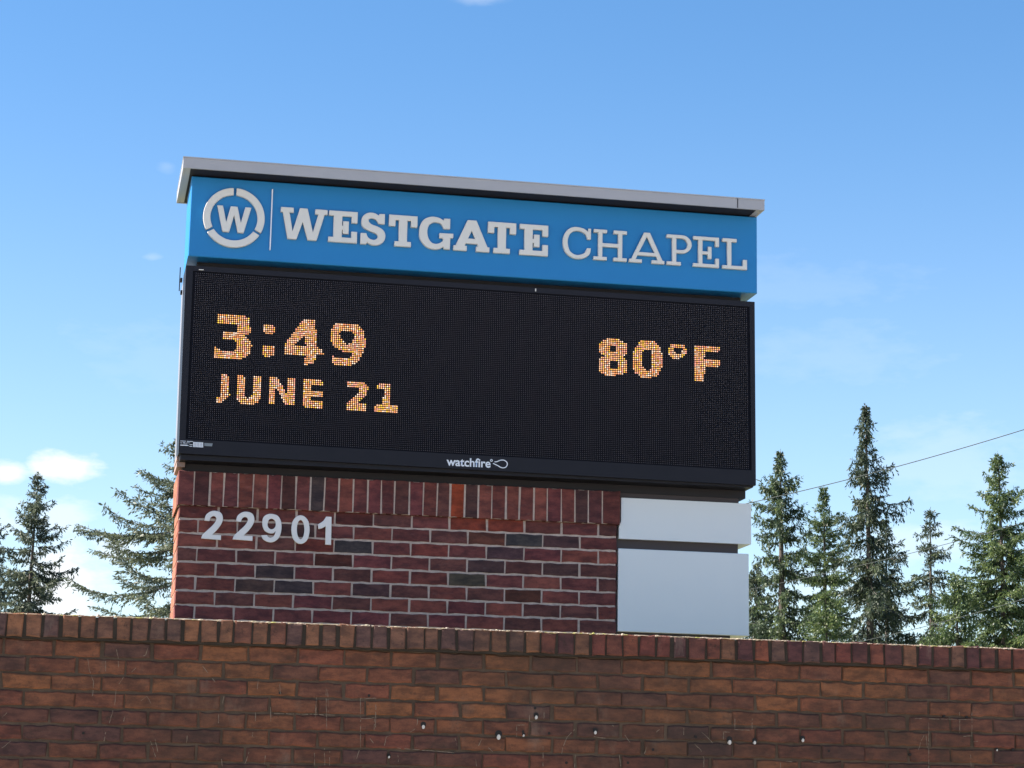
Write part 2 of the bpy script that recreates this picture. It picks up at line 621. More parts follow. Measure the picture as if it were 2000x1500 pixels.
def let(kind, x0, x1, z0, z1, bold):
    """slab-serif capital in the box x0..x1, z0..z1 -> list of outlines"""
    W, H = x1-x0, z1-z0
    st = (0.265 if bold else 0.135)*H       # stem
    sl = (0.155 if bold else 0.105)*H       # slab
    dr = (0.36 if bold else 0.30)*H         # drop of arm serifs
    aw = (0.185 if bold else 0.125)*H       # width of arm serif
    X = lambda f: x0 + f
    Zb, Zt = z0, z1
    if kind == 'E':
        lx = x0 + 0.17*W if bold else x0 + 0.20*W
        mh = z0 + 0.47*H
        ms = sl*0.85
        mx = x0 + (0.70 if bold else 0.71)*W
        return [[(x0, Zb), (x1, Zb), (x1, Zb+dr), (x1-aw, Zb+dr), (x1-aw, Zb+sl), (lx+st, Zb+sl), (lx+st, mh-ms/2), (mx-aw, mh-ms/2),
                 (mx-aw, mh-0.19*H), (mx, mh-0.19*H), (mx, mh+0.21*H), (mx-aw, mh+0.21*H), (mx-aw, mh+ms/2), (lx+st, mh+ms/2), (lx+st, Zt-sl), (x1-aw, Zt-sl),
                 (x1-aw, Zt-dr), (x1, Zt-dr), (x1, Zt), (x0, Zt), (x0, Zt-sl), (lx, Zt-sl), (lx, Zb+sl), (x0, Zb+sl)]]
    if kind == 'T':
        c = (x0+x1)/2
        fw = 0.29*W
        return [[(c-fw, Zb), (c+fw, Zb), (c+fw, Zb+sl), (c+st/2, Zb+sl), (c+st/2, Zt-sl), (x1-aw*1.1, Zt-sl), (x1-aw*1.1, Zt-dr), (x1, Zt-dr), (x1, Zt),
                 (x0, Zt), (x0, Zt-dr), (x0+aw*1.1, Zt-dr), (x0+aw*1.1, Zt-sl), (c-st/2, Zt-sl), (c-st/2, Zb+sl), (c-fw, Zb+sl)]]
    if kind == 'L':
        lx = x0 + 0.20*W
        return [[(x0, Zb), (x1, Zb), (x1, Zb+dr*1.08), (x1-aw*1.15, Zb+dr*1.08), (x1-aw*1.15, Zb+sl), (lx+st, Zb+sl), (lx+st, Zt-sl), (x0+0.58*W, Zt-sl), (x0+0.58*W, Zt),
                 (x0, Zt), (x0, Zt-sl), (lx, Zt-sl), (lx, Zb+sl), (x0, Zb+sl)]]
    if kind == 'H':
        sw = 0.40*W
        a, bq = x0+sw/2, x1-sw/2
        mh = z0+0.5*H
        return [[(x0, Zb), (x0+sw, Zb), (x0+sw, Zb+sl), (a+st/2, Zb+sl), (a+st/2, mh-sl*.55), (bq-st/2, mh-sl*.55), (bq-st/2, Zb+sl), (x1-sw, Zb+sl), (x1-sw, Zb),
                 (x1, Zb), (x1, Zb+sl), (bq+st/2, Zb+sl), (bq+st/2, Zt-sl), (x1, Zt-sl), (x1, Zt), (x1-sw, Zt), (x1-sw, Zt-sl), (bq-st/2, Zt-sl), (bq-st/2, mh+sl*.55),
                 (a+st/2, mh+sl*.55), (a+st/2, Zt-sl), (x0+sw, Zt-sl), (x0+sw, Zt), (x0, Zt), (x0, Zt-sl), (a-st/2, Zt-sl), (a-st/2, Zb+sl), (x0, Zb+sl)]]
    if kind == 'A':
        c = (x0+x1)/2
        tw = (0.125 if bold else 0.085)*W*2
        sw = (0.37 if bold else 0.36)*W
        # leg outer edge runs from (x0+.06W, Zb+sl) to (c-tw/2, Zt)
        ox = x0+0.055*W
        sx = st*1.10
        def edge(z, off):       # left leg x at height z
            u = (z-(Zb+sl))/(Zt-Zb-sl)
            return ox+off+(c-tw/2-ox)*u
        m0, m1 = z0+0.24*H, z0+(0.40 if bold else 0.345)*H
        inner = sx
        zi = Zb+sl+(Zt-Zb-sl)*(c-ox-inner)/(c-tw/2-ox)
        L = lambda z: edge(z, inner)
        Rr = lambda z: 2*c-edge(z, inner)
        outl = [(x0, Zb), (x0+sw, Zb), (x0+sw, Zb+sl), (L(Zb+sl), Zb+sl), (L(m0), m0), (Rr(m0), m0), (Rr(Zb+sl), Zb+sl), (x1-sw, Zb+sl), (x1-sw, Zb), (x1, Zb),
                (x1, Zb+sl), (2*c-ox, Zb+sl), (c+tw/2, Zt), (c-tw/2, Zt), (ox, Zb+sl), (x0, Zb+sl)]
        hole = [(L(m1), m1), (c, min(zi, Zt-0.13*H)), (Rr(m1), m1)]
        return [outl, hole]
    if kind == 'W':
        # slab W: two wide serifs on the outer strokes, flat middle apex
        k = lambda fx, fz: (x0+fx*W, z0+fz*H)
        return [[k(0.165, 0), k(.355, 0), k(.475, .56), k(.595, 0), k(.785, 0), k(.94, .845), k(1, .845), k(1, 1), k(.735, 1), k(.735, .845), k(.805, .845),
                 k(.70, .25), k(.57, 1), k(.405, 1), k(.265, .25), k(.185, .845), k(.275, .845), k(.275, 1), k(0, 1), k(0, .845), k(.045, .845)]]
    if kind == 'P':
        lx = x0+0.22*W
        bz0 = z0+0.40*H
        zc, rz = (Zt+bz0)/2, (Zt-bz0)/2
        xc = x0+0.60*W
        ro = x1-xc
        arc = [(xc+ro*math.cos(a), zc+rz*math.sin(a)) for a in [math.pi/2-math.pi*i/14 for i in range(15)]]
        ri, rzi = ro-st, rz-sl
        arci = [(xc+ri*math.cos(a), zc+rzi*math.sin(a)) for a in [math.pi/2-math.pi*i/14 for i in range(15)]]
        outl = [(x0, Zb), (x0+0.57*W, Zb), (x0+0.57*W, Zb+sl), (lx+st, Zb+sl), (lx+st, bz0)] + arc[::-1] + [(x0, Zt), (x0, Zt-sl), (lx, Zt-sl), (lx, Zb+sl), (x0, Zb+sl)]
        hole = [(lx+st, bz0+sl), (lx+st, Zt-sl)] + arci
        return [outl, hole]


def slab(kind, pxl, pxr, ybase_l, htop, bold):
    """extent of a letter surveyed on the header: left and right pixel of its foot, pixel of its baseline"""
    zbse = BASE
    ztop = BASE + CAPH
    x0 = at(pxl, ybase_l, YP).x
    x1 = at(pxr, ybase_l+(pxr-pxl)*0.068, YP).x
    for i, sp in enumerate([let(kind, x0, x1, zbse, ztop, bold)]):
        shape('letter', sp, YP-LT, LT+0.002, M['letter'], header)


b1, b2, b3 = at(640.1, 473.2, YP).z, at(1013, 498.0, YP).z, at(1410, 525.5, YP).z
BASE = (b1+b2+b3)/3
CAPH = ((at(640.1, 412.7, YP).z - BASE) + (at(1410, 467, YP).z - BASE))/2 + 0.001
slab('W', 545.7, 637, 469, 0, True)
slab('E', 640.1, 696, 473, 0, True)
slab('T', 757.5, 813, 481, 0, True)
slab('A', 884.3, 954.5, 490, 0, True)
slab('T', 950.8, 1006, 494, 0, True)
slab('E', 1013, 1068.6, 498, 0, True)
slab('H', 1157.6, 1222.4, 508, 0, False)
slab('A', 1227, 1296, 513, 0, False)
slab('P', 1300.3, 1349, 518, 0, False)
slab('E', 1352, 1402.4, 521, 0, False)
slab('L', 1409, 1457, 525, 0, False)
S_pts = [(25, 180), (35, 132), (68, 100), (115, 87), (162, 95), (200, 118, 1), (206, 101, 1), (262, 103, 1), (258, 203, 1), (197, 198, 1), (172, 158), (132, 143), (103, 152),
         (100, 178), (130, 205), (188, 228), (240, 260), (265, 310), (255, 365), (215, 402), (160, 413), (112, 403), (80, 381, 1), (75, 403, 1), (15, 398, 1), (17, 290, 1), (75, 293, 1), (92, 335),
         (130, 358), (170, 355), (190, 328), (175, 300), (120, 275), (60, 245), (32, 215)]
shape('letter', [smooth_outline(pts_at(S_pts, YP, 5.128, 700, 400))], YP-LT, LT+.002, M['letter'], header)
G_pts = [(603, 290), (612, 220), (642, 165), (690, 136), (745, 128), (800, 139), (848, 166, 1), (853, 147, 1), (915, 150, 1), (912, 252, 1), (850, 250, 1), (825, 203), (782, 184), (735, 188),
         (700, 218), (685, 270), (692, 330), (718, 378), (762, 400), (808, 392), (841, 370, 1), (843, 343, 1), (805, 340, 1), (806, 292, 1), (945, 299, 1), (942, 343, 1), (915, 343, 1), (910, 455, 1),
         (850, 451, 1), (845, 430, 1), (800, 450), (740, 452), (680, 430), (632, 382), (608, 335)]
shape('letter', [smooth_outline(pts_at(G_pts, YP, 5.128, 700, 400))], YP-LT, LT+.002, M['letter'], header)
C_pts = [(90, 222), (102, 150), (142, 97), (200, 75), (255, 80), (305, 98), (335, 122, 1), (336, 90, 1), (365, 92, 1), (361, 197, 1), (330, 195, 1), (313, 150), (270, 120), (215, 112), (167, 135),
         (140, 188), (138, 250), (160, 310), (205, 343), (255, 346), (300, 326), (326, 281, 1), (363, 284, 1), (350, 340), (310, 372), (255, 385), (195, 378), (137, 342), (102, 290)]
shape('letter', [smooth_outline(pts_at(C_pts, YP, 5.0, 1080, 430))], YP-LT, LT+.002, M['letter'], header)
# logo: three ring segments round a sans W, then a thin rule
rc = at(456.6, 426.9, YP)
rl, rrr = at(396.6, 423.0, YP), at(516.6, 431.0, YP)
RO = (rrr.x-rl.x)/2
RI = RO*0.765
for a0 in (90, 210, 330):
    g0, g1 = math.radians(a0+2.6), math.radians(a0+120-2.6)
    arc = [(rc.x+RO*math.cos(g0+(g1-g0)*i/30), rc.z+RO*math.sin(g0+(g1-g0)*i/30)) for i in range(31)]
    # the gap has parallel sides, so the inner arc opens a little earlier
    h0, h1 = math.radians(a0+3.4), math.radians(a0+120-3.4)
    arc += [(rc.x+RI*math.cos(h1-(h1-h0)*i/30), rc.z+RI*math.sin(h1-(h1-h0)*i/30)) for i in range(31)]
    shape('logo_ring', [arc], YP-LT, LT+.002, M['letter'], header)
w_pts = [(258, 310), (325, 314), (360, 500), (412, 322), (492, 328), (528, 512), (580, 333), (650, 340), (560, 628), (492, 622), (452, 425), (395, 615), (318, 610)]
shape('logo_letter', [pts_at(w_pts, YP, 5.882, 380, 350)], YP-LT, LT+.002, M['letter'], header)
dv = [at(531.9, 371, YP), at(527.0, 489, YP)]
dx = (dv[0].x+dv[1].x)/2
MB().box(dx-0.0028, dx+0.0028, YP-0.016, YP+.002, dv[1].z, dv[0].z).build('divider_rule', M['print'], header)

# --- screen cabinet
YS = SY-0.12
SCR = [(363.5, 518), (1474, 589.5), (1476.5, 948), (348.7, 885)]
ACT = [(377, 528.7), (1464, 599), (1468, 918.7), (362.5, 857.5)]
qs = quad_at(SCR, YS)
qa = quad_at(ACT, YS)
cab = MB()
cab.quadbox(qs, YS+0.016, SY+0.16)
display = cab.build('message_screen', M['cabinet'], sign)
back = MB()
back.quadbox([(x + (0.004 if i in (0, 3) else -0.004), z + (.004 if i < 2 else -.004)) for i, (x, z) in enumerate(qs)], SY+0.168, SY+0.42)
back.build('rear_cabinet', M['side'], sign)
# bezel: four mitred bars round the diode face
nm = ['bottom', 'right', 'top', 'left']
for i in range(4):
    j = (i+1) % 4
    o4 = [qs[i], qs[j], qa[j], qa[i]]
    MB().quadbox(o4, YS, YS+0.0155).build('bezel_bar', M['cabinet'], display)
# bottom ledge under the bezel
lw = [at(352, 893, YS), at(1473, 956, YS)]
z_led = qs[0][1]
MB().box(qs[0][0]+0.01, qs[1][0]-0.01, YS+0.022, SY+0.15, z_led-0.030, z_led-0.003).build('drip_ledge', M['cabinet'], display)
# diode face
pf = MB()
pf.quadbox(qa, YS+0.006, YS+0.0152)
face = pf.build('diode_face', M['panel_face'], display)
NC, NR = 288, 86


def led_xy(c, r):
    u, v = (c+0.5)/NC, (r+0.5)/NR      # v from bottom
    u = 0.004 + u*0.992
    v = 0.006 + v*0.988
    a = Vector(qa[0])*(1-u) + Vector(qa[1])*u
    bq = Vector(qa[3])*(1-u) + Vector(qa[2])*u
    p = a*(1-v) + bq*v
    return p.x, p.y


GLYPH = []      # (name, outer polygon, holes) surveyed on the screen


def glyph(sc, ox, oy, outer, *holes):
    GLYPH.append((pts_at(outer, YS, sc, ox, oy), [pts_at(h, YS, sc, ox, oy) for h in holes]))


glyph(10, 400, 590, [(262, 225), (780, 240), (890, 345), (890, 595), (800, 650), (870, 740), (920, 830), (905, 950), (840, 1055), (700, 1120), (300, 1110), (185, 1075), (200, 860), (330, 930), (560, 965),
                     (635, 910), (635, 800), (600, 755), (350, 715), (350, 580), (630, 600), (630, 420), (258, 395)])
glyph(10, 400, 590, [(1150, 410), (1350, 430), (1375, 590), (1300, 622), (1180, 605), (1145, 560)])
glyph(10, 400, 590, [(1135, 825), (1350, 840), (1365, 1020), (1270, 1060), (1170, 1055), (1135, 1000)])
glyph(10, 540, 600, [(540, 235), (775, 255), (775, 780), (905, 805), (920, 910), (775, 940), (740, 1115), (545, 1115), (570, 925), (145, 900), (145, 750), (330, 490), (470, 310)],
      [(560, 545), (370, 730), (575, 765)])
glyph(10, 540, 600, [(1180, 290), (1560, 320), (1720, 470), (1750, 700), (1710, 880), (1600, 1045), (1490, 1125), (1430, 1160), (1150, 1135), (1070, 1080), (1070, 945), (1190, 980), (1400, 985), (1480, 950),
                     (1490, 870), (1300, 865), (1120, 760), (1045, 640), (1050, 460), (1105, 365)],
      [(1290, 450), (1470, 460), (1535, 560), (1470, 690), (1370, 720), (1270, 620), (1230, 520)])
glyph(10, 400, 715, [(325, 130), (440, 150), (485, 220), (485, 570), (430, 645), (340, 705), (215, 695), (230, 580), (310, 590), (315, 540)])
glyph(10, 400, 715, [(635, 150), (740, 170), (795, 220), (785, 560), (830, 630), (895, 610), (940, 550), (955, 480), (960, 190), (1095, 200), (1095, 600), (1040, 700), (930, 745), (720, 730), (640, 665), (605, 560)])
glyph(10, 400, 715, [(1260, 210), (1430, 230), (1500, 350), (1595, 550), (1600, 230), (1755, 240), (1755, 760), (1560, 765), (1490, 570), (1390, 420), (1385, 750), (1240, 740)])
glyph(10, 590, 720, [(30, 195), (415, 235), (415, 315), (175, 325), (165, 410), (405, 425), (415, 545), (180, 535), (180, 625), (405, 640), (415, 765), (50, 750), (15, 700)])
glyph(10, 590, 720, [(885, 262), (1180, 250), (1295, 345), (1280, 450), (1220, 560), (1085, 685), (1275, 690), (1265, 815), (875, 795), (870, 670), (1000, 580), (1110, 470), (1130, 375), (1060, 350), (885, 345)])
glyph(10, 590, 720, [(1445, 335), (1540, 280), (1715, 300), (1735, 690), (1865, 710), (1865, 858), (1425, 830), (1435, 685), (1585, 690), (1595, 405), (1445, 398)])
glyph(7.143, 1150, 640, [(280, 130), (390, 140), (525, 215), (535, 370), (485, 390), (535, 450), (535, 615), (460, 665), (215, 655), (145, 605), (145, 425), (225, 390), (145, 335), (145, 235), (185, 185)],
      [(290, 250), (388, 252), (388, 345), (300, 335)], [(295, 460), (400, 475), (408, 565), (290, 555)])
glyph(7.143, 1150, 640, [(735, 175), (920, 185), (995, 275), (1045, 420), (1025, 540), (960, 675), (840, 700), (735, 690), (645, 625), (605, 500), (615, 345), (655, 265)],
      [(770, 310), (888, 325), (888, 555), (830, 595), (760, 545), (735, 420)])
glyph(7.143, 1150, 640, [(1145, 225), (1335, 235), (1385, 340), (1325, 395), (1245, 448), (1190, 435), (1105, 350), (1125, 265)], [(1190, 290), (1310, 295), (1280, 360), (1215, 352)])
glyph(7.143, 1150, 640, [(1475, 240), (1835, 270), (1835, 328), (1625, 335), (1615, 430), (1835, 445), (1825, 540), (1625, 535), (1615, 745), (1480, 740)])


def inside(p, poly):
    x, y = p
    c = False
    n = len(poly)
    for i in range(n):
        x1, y1 = poly[i][0], poly[i][1]
        x2, y2 = poly[i-1][0], poly[i-1][1]
        if (y1 > y) != (y2 > y) and x < (x2-x1)*(y-y1)/(y2-y1)+x1:
            c = not c
    return c


pitch = (qa[1][0]-qa[0][0])/NC
lit = [[] for _ in GLYPH]
unlit = []
boxes = [(min(p[0] for p in o_), max(p[0] for p in o_), min(p[1] for p in o_), max(p[1] for p in o_)) for o_, h_ in GLYPH]
for c in range(NC):
    for r in range(NR):
        p = led_xy(c, r)
        hit = None
        for k, bb in enumerate(boxes):
            if bb[0] <= p[0] <= bb[1] and bb[2] <= p[1] <= bb[3] and inside(p, GLYPH[k][0]) and not any(inside(p, h) for h in GLYPH[k][1]):
                hit = k
                break
        if hit is None:
            unlit.append(p)
        else:
            lit[hit].append(p)
# unlit diodes: small four-sided domes
vs, fs = [], []
rd = pitch*0.20
yb = YS+0.0062
for x, z in unlit:
    n = len(vs)
    vs += [(x-rd, yb, z-rd), (x+rd, yb, z-rd), (x+rd, yb, z+rd), (x-rd, yb, z+rd), (x, yb-0.0032, z)]
    fs += [(n, n+1, n+4), (n+1, n+2, n+4), (n+2, n+3, n+4), (n+3, n, n+4)]
mesh_obj('unlit_diodes', vs, fs, M['dot'], face, kind='stuff')
# louvers: a thin shade above each row
lv = MB()
for r in range(NR):
    xa, za = led_xy(0, r)
    xb, zb2 = led_xy(NC-1, r)
    h = pitch*0.36
    lv.add([(xa, YS+0.0060, za+h), (xb, YS+0.0060, zb2+h), (xb, YS+0.0020, zb2+h-.0004), (xa, YS+0.0020, za+h-.0004),
            (xa, YS+0.0060, za+h+.0012), (xb, YS+0.0060, zb2+h+.0012), (xb, YS+0.0020, zb2+h+.0006), (xa, YS+0.0020, za+h+.0006)],
           [(0, 1, 2, 3), (7, 6, 5, 4), (3, 2, 6, 7), (0, 3, 7, 4), (1, 5, 6, 2)])
lv.build('louvers', M['louver'], face, kind='stuff')
# lit diodes, one part per character
PAL = [((1.0, .47, .17), 8), ((1.0, .54, .32), 7), ((1.0, .58, .08), 4), ((1.0, .72, .55), 4), ((1.0, .36, .14), 4), ((1.0, .40, .30), 4)]
pal = [c for c, n in PAL for _ in range(n)]
names = ['lit_digit', 'lit_colon_dot', 'lit_colon_dot', 'lit_digit', 'lit_digit', 'lit_letter', 'lit_letter', 'lit_letter', 'lit_letter', 'lit_digit', 'lit_digit', 'lit_digit', 'lit_digit', 'lit_degree_mark', 'lit_letter']
for k, pts in enumerate(lit):
    vs, fs, cs = [], [], []
    rl_ = pitch*0.345
    for x, z in pts:
        n = len(vs)
        for i in range(6):
            a = math.pi/6+i*math.pi/3
            vs.append((x+rl_*math.cos(a), yb, z+rl_*math.sin(a)))
        vs.append((x, yb-0.004, z))
        cc = random.choice(pal)
        br = random.uniform(0.75, 1.25)
        for i in range(6):
            fs.append((n+i, n+(i+1) % 6, n+6))
            cs.append((cc[0]*br, cc[1]*br, cc[2]*br, 1))
    o = mesh_obj(names[k], vs, fs, M['led'], face)
    a = o.data.color_attributes.new('glow', 'FLOAT_COLOR', 'CORNER')
    arr = np.repeat(np.array(cs, dtype=np.float32), 3, axis=0)
    a.data.foreach_set('color', arr.ravel())

# maker's name and flame mark on the bottom bezel
fc = bpy.data.curves.new('maker_name', 'FONT')
fc.body = 'watchfire'
fc.size = 1.0
fc.offset = 0.022
fo = bpy.data.objects.new('maker_name', fc)
col.objects.link(fo)
bpy.context.view_layer.update()
tm = bpy.data.meshes.new_from_object(fo.evaluated_get(bpy.context.evaluated_depsgraph_get()))
bpy.data.objects.remove(fo)
tx = [v.co.x for v in tm.vertices]
tx0, tx1 = min(tx), max(tx)
pl, pr = at(872.0, 908.5, YS), at(958.0, 913.2, YS)
zbl = pl.z
kx = (pr.x-pl.x)/(tx1-tx0)
hz = at(918, 894.5, YS).z - at(918, 911, YS).z
ty1 = max(v.co.y for v in tm.vertices)
kz = hz/ty1
for v in tm.vertices:
    v.co = ((v.co.x-tx0)*kx, -0.0012, v.co.y*kz)
tm.materials.clear()
tm.materials.append(M['print'])
zmid = (at(872, 908.8, YS).z+at(958, 913.2, YS).z)/2
place('maker_name', tm, (pl.x, YS, zmid), display)


def ribbon(pts, w, Y, closed=False):
    """flat stroke of width w along (x, z) points"""
    P = [Vector((p[0], p[1])) for p in pts]
    n = len(P)
    vs, fs = [], []
    for i, p in enumerate(P):
        d = (P[(i+1) % n] if (closed or i < n-1) else p) - (P[i-1] if (closed or i > 0) else p)
        d = d.normalized() if d.length > 1e-9 else Vector((1, 0))
        q = Vector((-d.y, d.x))
        ww = w[i] if isinstance(w, (list, tuple)) else w
        vs += [(p.x+q.x*ww/2, Y, p.y+q.y*ww/2), (p.x-q.x*ww/2, Y, p.y-q.y*ww/2)]
    for i in range(n if closed else n-1):
        j = (i+1) % n
        fs.append((2*i, 2*i+1, 2*j+1, 2*j))
    return vs, fs


fl = [(1510, 245), (1575, 240), (1640, 212), (1700, 195), (1770, 198), (1830, 230), (1865, 280), (1862, 340), (1820, 395), (1750, 412), (1690, 400), (1620, 360), (1560, 330), (1500, 300), (1445, 270), (1560, 272)]
fx = pts_at(fl, YS, 14.286, 860, 885)
fx = smooth_outline([fx[0] + (1,)] + fx[1:-2] + [fx[-2] + (1,), fx[-1] + (1,)], 4)
kcut = len(fx)-3
vs, fs = ribbon(fx[:-3], 0.0052, YS-0.0012)
mbf = MB()
mbf.add(vs, fs)
rgc = pts_at([(1425, 205)], YS, 14.286, 860, 885)[0]
circ = [(rgc[0]+0.0052*math.cos(i*math.pi/6), rgc[1]+0.0052*math.sin(i*math.pi/6)) for i in range(12)]
vs, fs = ribbon(circ, 0.004, YS-0.0012, True)
mbf.add(vs, fs)
mbf.build('flame_mark', M['print'], display)
# rating stickers on the lower left bezel


def flat_at(px4, Y, dz=0.001):
    w = [at(x, y, Y) for x, y in px4]
    c = MB()
    q = [(w[i].x, w[i].z) for i in (3, 2, 1, 0)]
    return c.quadbox(q, Y-dz, Y-0.0002)


stk = flat_at([(377.3, 863.2), (396.8, 864.2), (396.8, 874.0), (377, 873)], YS, 0.0014).build('rating_sticker', M['print'], display)
tl = MB()
for yy in (865.6, 868.6, 871.2):
    for xx0, xx1 in ((379, 384), (385, 389.5), (391, 395)):
        w0, w1 = at(xx0, yy, YS), at(xx1, yy+0.3, YS)
        tl.box(w0.x, w1.x, YS-0.0020, YS-0.0015, w0.z-0.0012, w0.z+0.0012)
tl.build('small_print', M['sticker_ink'], stk)
flat_at([(399, 865.2), (415.5, 866.2), (414, 871.8), (399, 871)], YS, 0.0014).build('rating_sticker', M['grey_print'], display)
lg = MB()
for x0_, x1_, yy, hh in ((352, 363, 861.2, 1.0), (365, 377, 861.9, 1.2), (352, 356, 865, .9), (357.5, 362, 864.5, 1.2), (364, 371, 864.8, .8), (352, 368, 869.3, 1.8), (370, 376, 868.2, 1.0), (370, 375.5, 871.6, 1.2), (358, 366, 866.8, .7)):
    w0, w1 = at(x0_, yy, YS), at(x1_, yy, YS)
    z = w0.z
    h_ = hh*0.00135
    lg.box(w0.x, w1.x, YS-0.0014, YS-0.0002, z-h_, z+h_)
lg.build('warning_print', M['print'], display)
# small screws and hinge at the left side
sd = MB()
for py in (548, 572):
    w = at(358, py, YS+0.25)
    sd.box(w.x-0.016, w.x-0.006, SY+0.11, SY+0.14, w.z-0.010, w.z+0.010)
wv = at(357, 540, YS+0.2)
sd.box(wv.x-0.016, wv.x-0.011, SY+0.12, SY+0.13, wv.z-0.07, wv.z+0.06)
sd.build('side_latch', M['frame'], sign)
for px in (393, 1046):
    w = at(px, 527 if px < 500 else 566.5, YS)
    MB().box(w.x-0.012 if px < 500 else w.x-.003, w.x+0.012 if px < 500 else w.x+.003, YS-0.004, YS-0.0003, w.z-(0.002 if px < 500 else .008), w.z+(.002 if px < 500 else .008)).build('bezel_clip', M['letter'], display)
# neck between header and screen, and the steel frame the cabinet stands on
zs_top = (qs[2][1]+qs[3][1])/2
MB().box(PX0+0.055, PX1-0.06, SY+0.0, SY+0.30, zs_top-0.004, PZ0-0.001).build('header_neck', M['frame'], sign)
zsol = (at(346.6, 917, SY-.018).z + at(1211, 961, SY-.018).z)/2
wf = at(1456, 969, SY+0.03)
MB().box(qs[0][0]+0.03, wf.x, SY+0.03, SY+0.36, zsol+0.0005, z_led-0.004).build('support_frame', M['frame'], sign)
for za_, zb_ in ((889.5, 898.5), (901, 912)):
    w0, w1 = at(345.5, za_, SY-0.01), at(361, zb_, SY-0.01)
    MB().box(w0.x, w1.x, SY-0.01, SY+0.30, w1.z, w0.z).build('frame_bracket', M['bracket'], sign)

# --- brick pillar
qk = quad_at([(350.4, 997), (1205, 1026), (1202.7, 1233.7), (339, 1206)], SY)
PLX0 = (qk[0][0]+qk[3][0])/2
PLX1 = (qk[1][0]+qk[2][0])/2
PLY1 = SY+0.52
JD = 0.004                                  # joints are raked back this far
zs0 = (at(349, 984.5, SY-.018).z + at(1209.7, 1024.5, SY-.018).z)/2       # underside of the soldier course
mt = MB()
mt.box(PLX0+JD, PLX1-JD, SY+JD, PLY1-JD, 0.0, zs0-0.001)
mt.box(PLX0-0.012+JD, PLX1+0.012-JD, SY-0.018+JD, PLY1+0.012-JD, zs0, zsol-0.002)
pillar = mt.build('brick_pillar', M['pillar_mortar'], sign)


def brick_mesh(name, w, h, d, mat, seed, c=0.004, jit=0.0016, nx=3):
    """brick with eased, slightly uneven front arrises; origin at the middle of its front face"""
    r = random.Random(seed)
    per = []
    for i in range(nx):
        per.append((-w/2+w*i/nx, -h/2))
    per.append((w/2, -h/2))
    per.append((w/2, h/2))
    for i in range(1, nx+1):
        per.append((w/2-w*i/nx, h/2))
    n = len(per)
    j = [(x+r.uniform(-jit, jit), z+r.uniform(-jit, jit)) for x, z in per]
    inn = [(x+(c if x < -w/2+.004 else (-c if x > w/2-.004 else 0)), z+(c if z < 0 else -c)) for x, z in j]
    tilt = r.uniform(-0.0012, 0.0012)
    vs = [(x, tilt*(2*x/w)+r.uniform(0, .0006), z) for x, z in inn] + [(x, c, z) for x, z in j] + [(x, d, z) for x, z in per]
    fs = [tuple(range(n))]
    for i in range(n):
        k = (i+1) % n
        fs.append((k, i, n+i, n+k))
        fs.append((n+k, n+i, 2*n+i, 2*n+k))
    me = bpy.data.meshes.new(name)
    me.from_pydata(vs, [], fs)
    me.materials.append(mat)
    return me


PITCHX = (PLX1-PLX0)/11.5
MJ = 0.0105
zc0 = (at(350, 1009.0, SY).z + at(1205, 1052, SY).z)/2
# courses: joint heights surveyed down the left edge
jl = [at(350.4-0.0, 860+y/3.9475, SY).z for y in (600, 715, 825, 935, 1045, 1155, 1265)]
CP = (jl[0]-jl[-1])/6
z1st = jl[0]
RED = [(.165, .046, .038), (.145, .041, .038), (.180, .052, .040), (.135, .039, .036), (.115, .040, .035), (.150, .039, .040), (.125, .044, .037), (.195, .054, .041)]
SPECIAL = [((690, 1070), (0.047, 0.042, 0.040)), ((1025, 1055), (0.054, 0.052, 0.047)), ((1090, 1060), (0.062, 0.034, 0.033)), ((985, 1083), (0.067, 0.038, 0.040)), ((950, 1107), (0.058, 0.034, 0.032)),
           ((1095, 1115), (0.063, 0.034, 0.030)), ((905, 1133), (0.062, 0.055, 0.037)), ((495, 1089), (0.084, 0.034, 0.029)), ((531, 1117), (0.054, 0.038, 0.036)), ((492, 1146), (0.063, 0.040, 0.032)),
           ((570, 1146), (0.049, 0.038, 0.037)), ((703, 1153), (0.067, 0.036, 0.035)), ((578, 1035), (0.062, 0.034, 0.030)), ((908, 1027), (0.260, 0.050, 0.030)), ((982, 1028), (0.250, 0.050, 0.032)),
           ((1060, 1030), (0.095, 0.034, 0.027)), ((930, 1052), (0.099, 0.040, 0.026)), ((650, 1181), (0.240, 0.046, 0.036)), ((620, 1060), (0.200, 0.045, 0.035)), ((400, 1005), (0.095, 0.030, 0.024)), ((450, 1005), (0.090, 0.030, 0.024)),
           ((645, 1090), (0.112, 0.032, 0.024)), ((1040, 1170), (0.112, 0.038, 0.026)), ((850, 1080), (0.230, 0.054, 0.044)), ((740, 1125), (0.240, 0.060, 0.050)),
           ((700, 1005), (0.112, 0.028, 0.025))]
MESHC = {}


def pillar_brick(x0, x1, z0, z1, yf, d=0.09, special=True, soldier=False):
    w, h = x1-x0, z1-z0
    key = (round(w, 3), round(h, 3), random.randrange(5))
    if key not in MESHC:
        MESHC[key] = brick_mesh('brick', w, h, d, M['pillar_brick'], hash(key) & 0xffff, c=0.003, jit=0.0028, nx=3 if soldier else 5)
    c = Vector(((x0+x1)/2, yf + random.uniform(-.0012, .0012), (z0+z1)/2))
    color = random.choice(RED)
    br = random.uniform(0.98, 1.32)
    color = tuple(v*br for v in color)
    for (px, py), cc in SPECIAL:
        w_ = at(px, py, yf)
        if x0 <= w_.x <= x1 and z0 <= w_.z <= z1:
            color = (cc[0]*1.38, cc[1]*1.14, cc[2]*1.22) if cc[0] < .10 else tuple(v*.85 for v in cc)
    o = place('brick', MESHC[key], c, pillar, color)
    return o


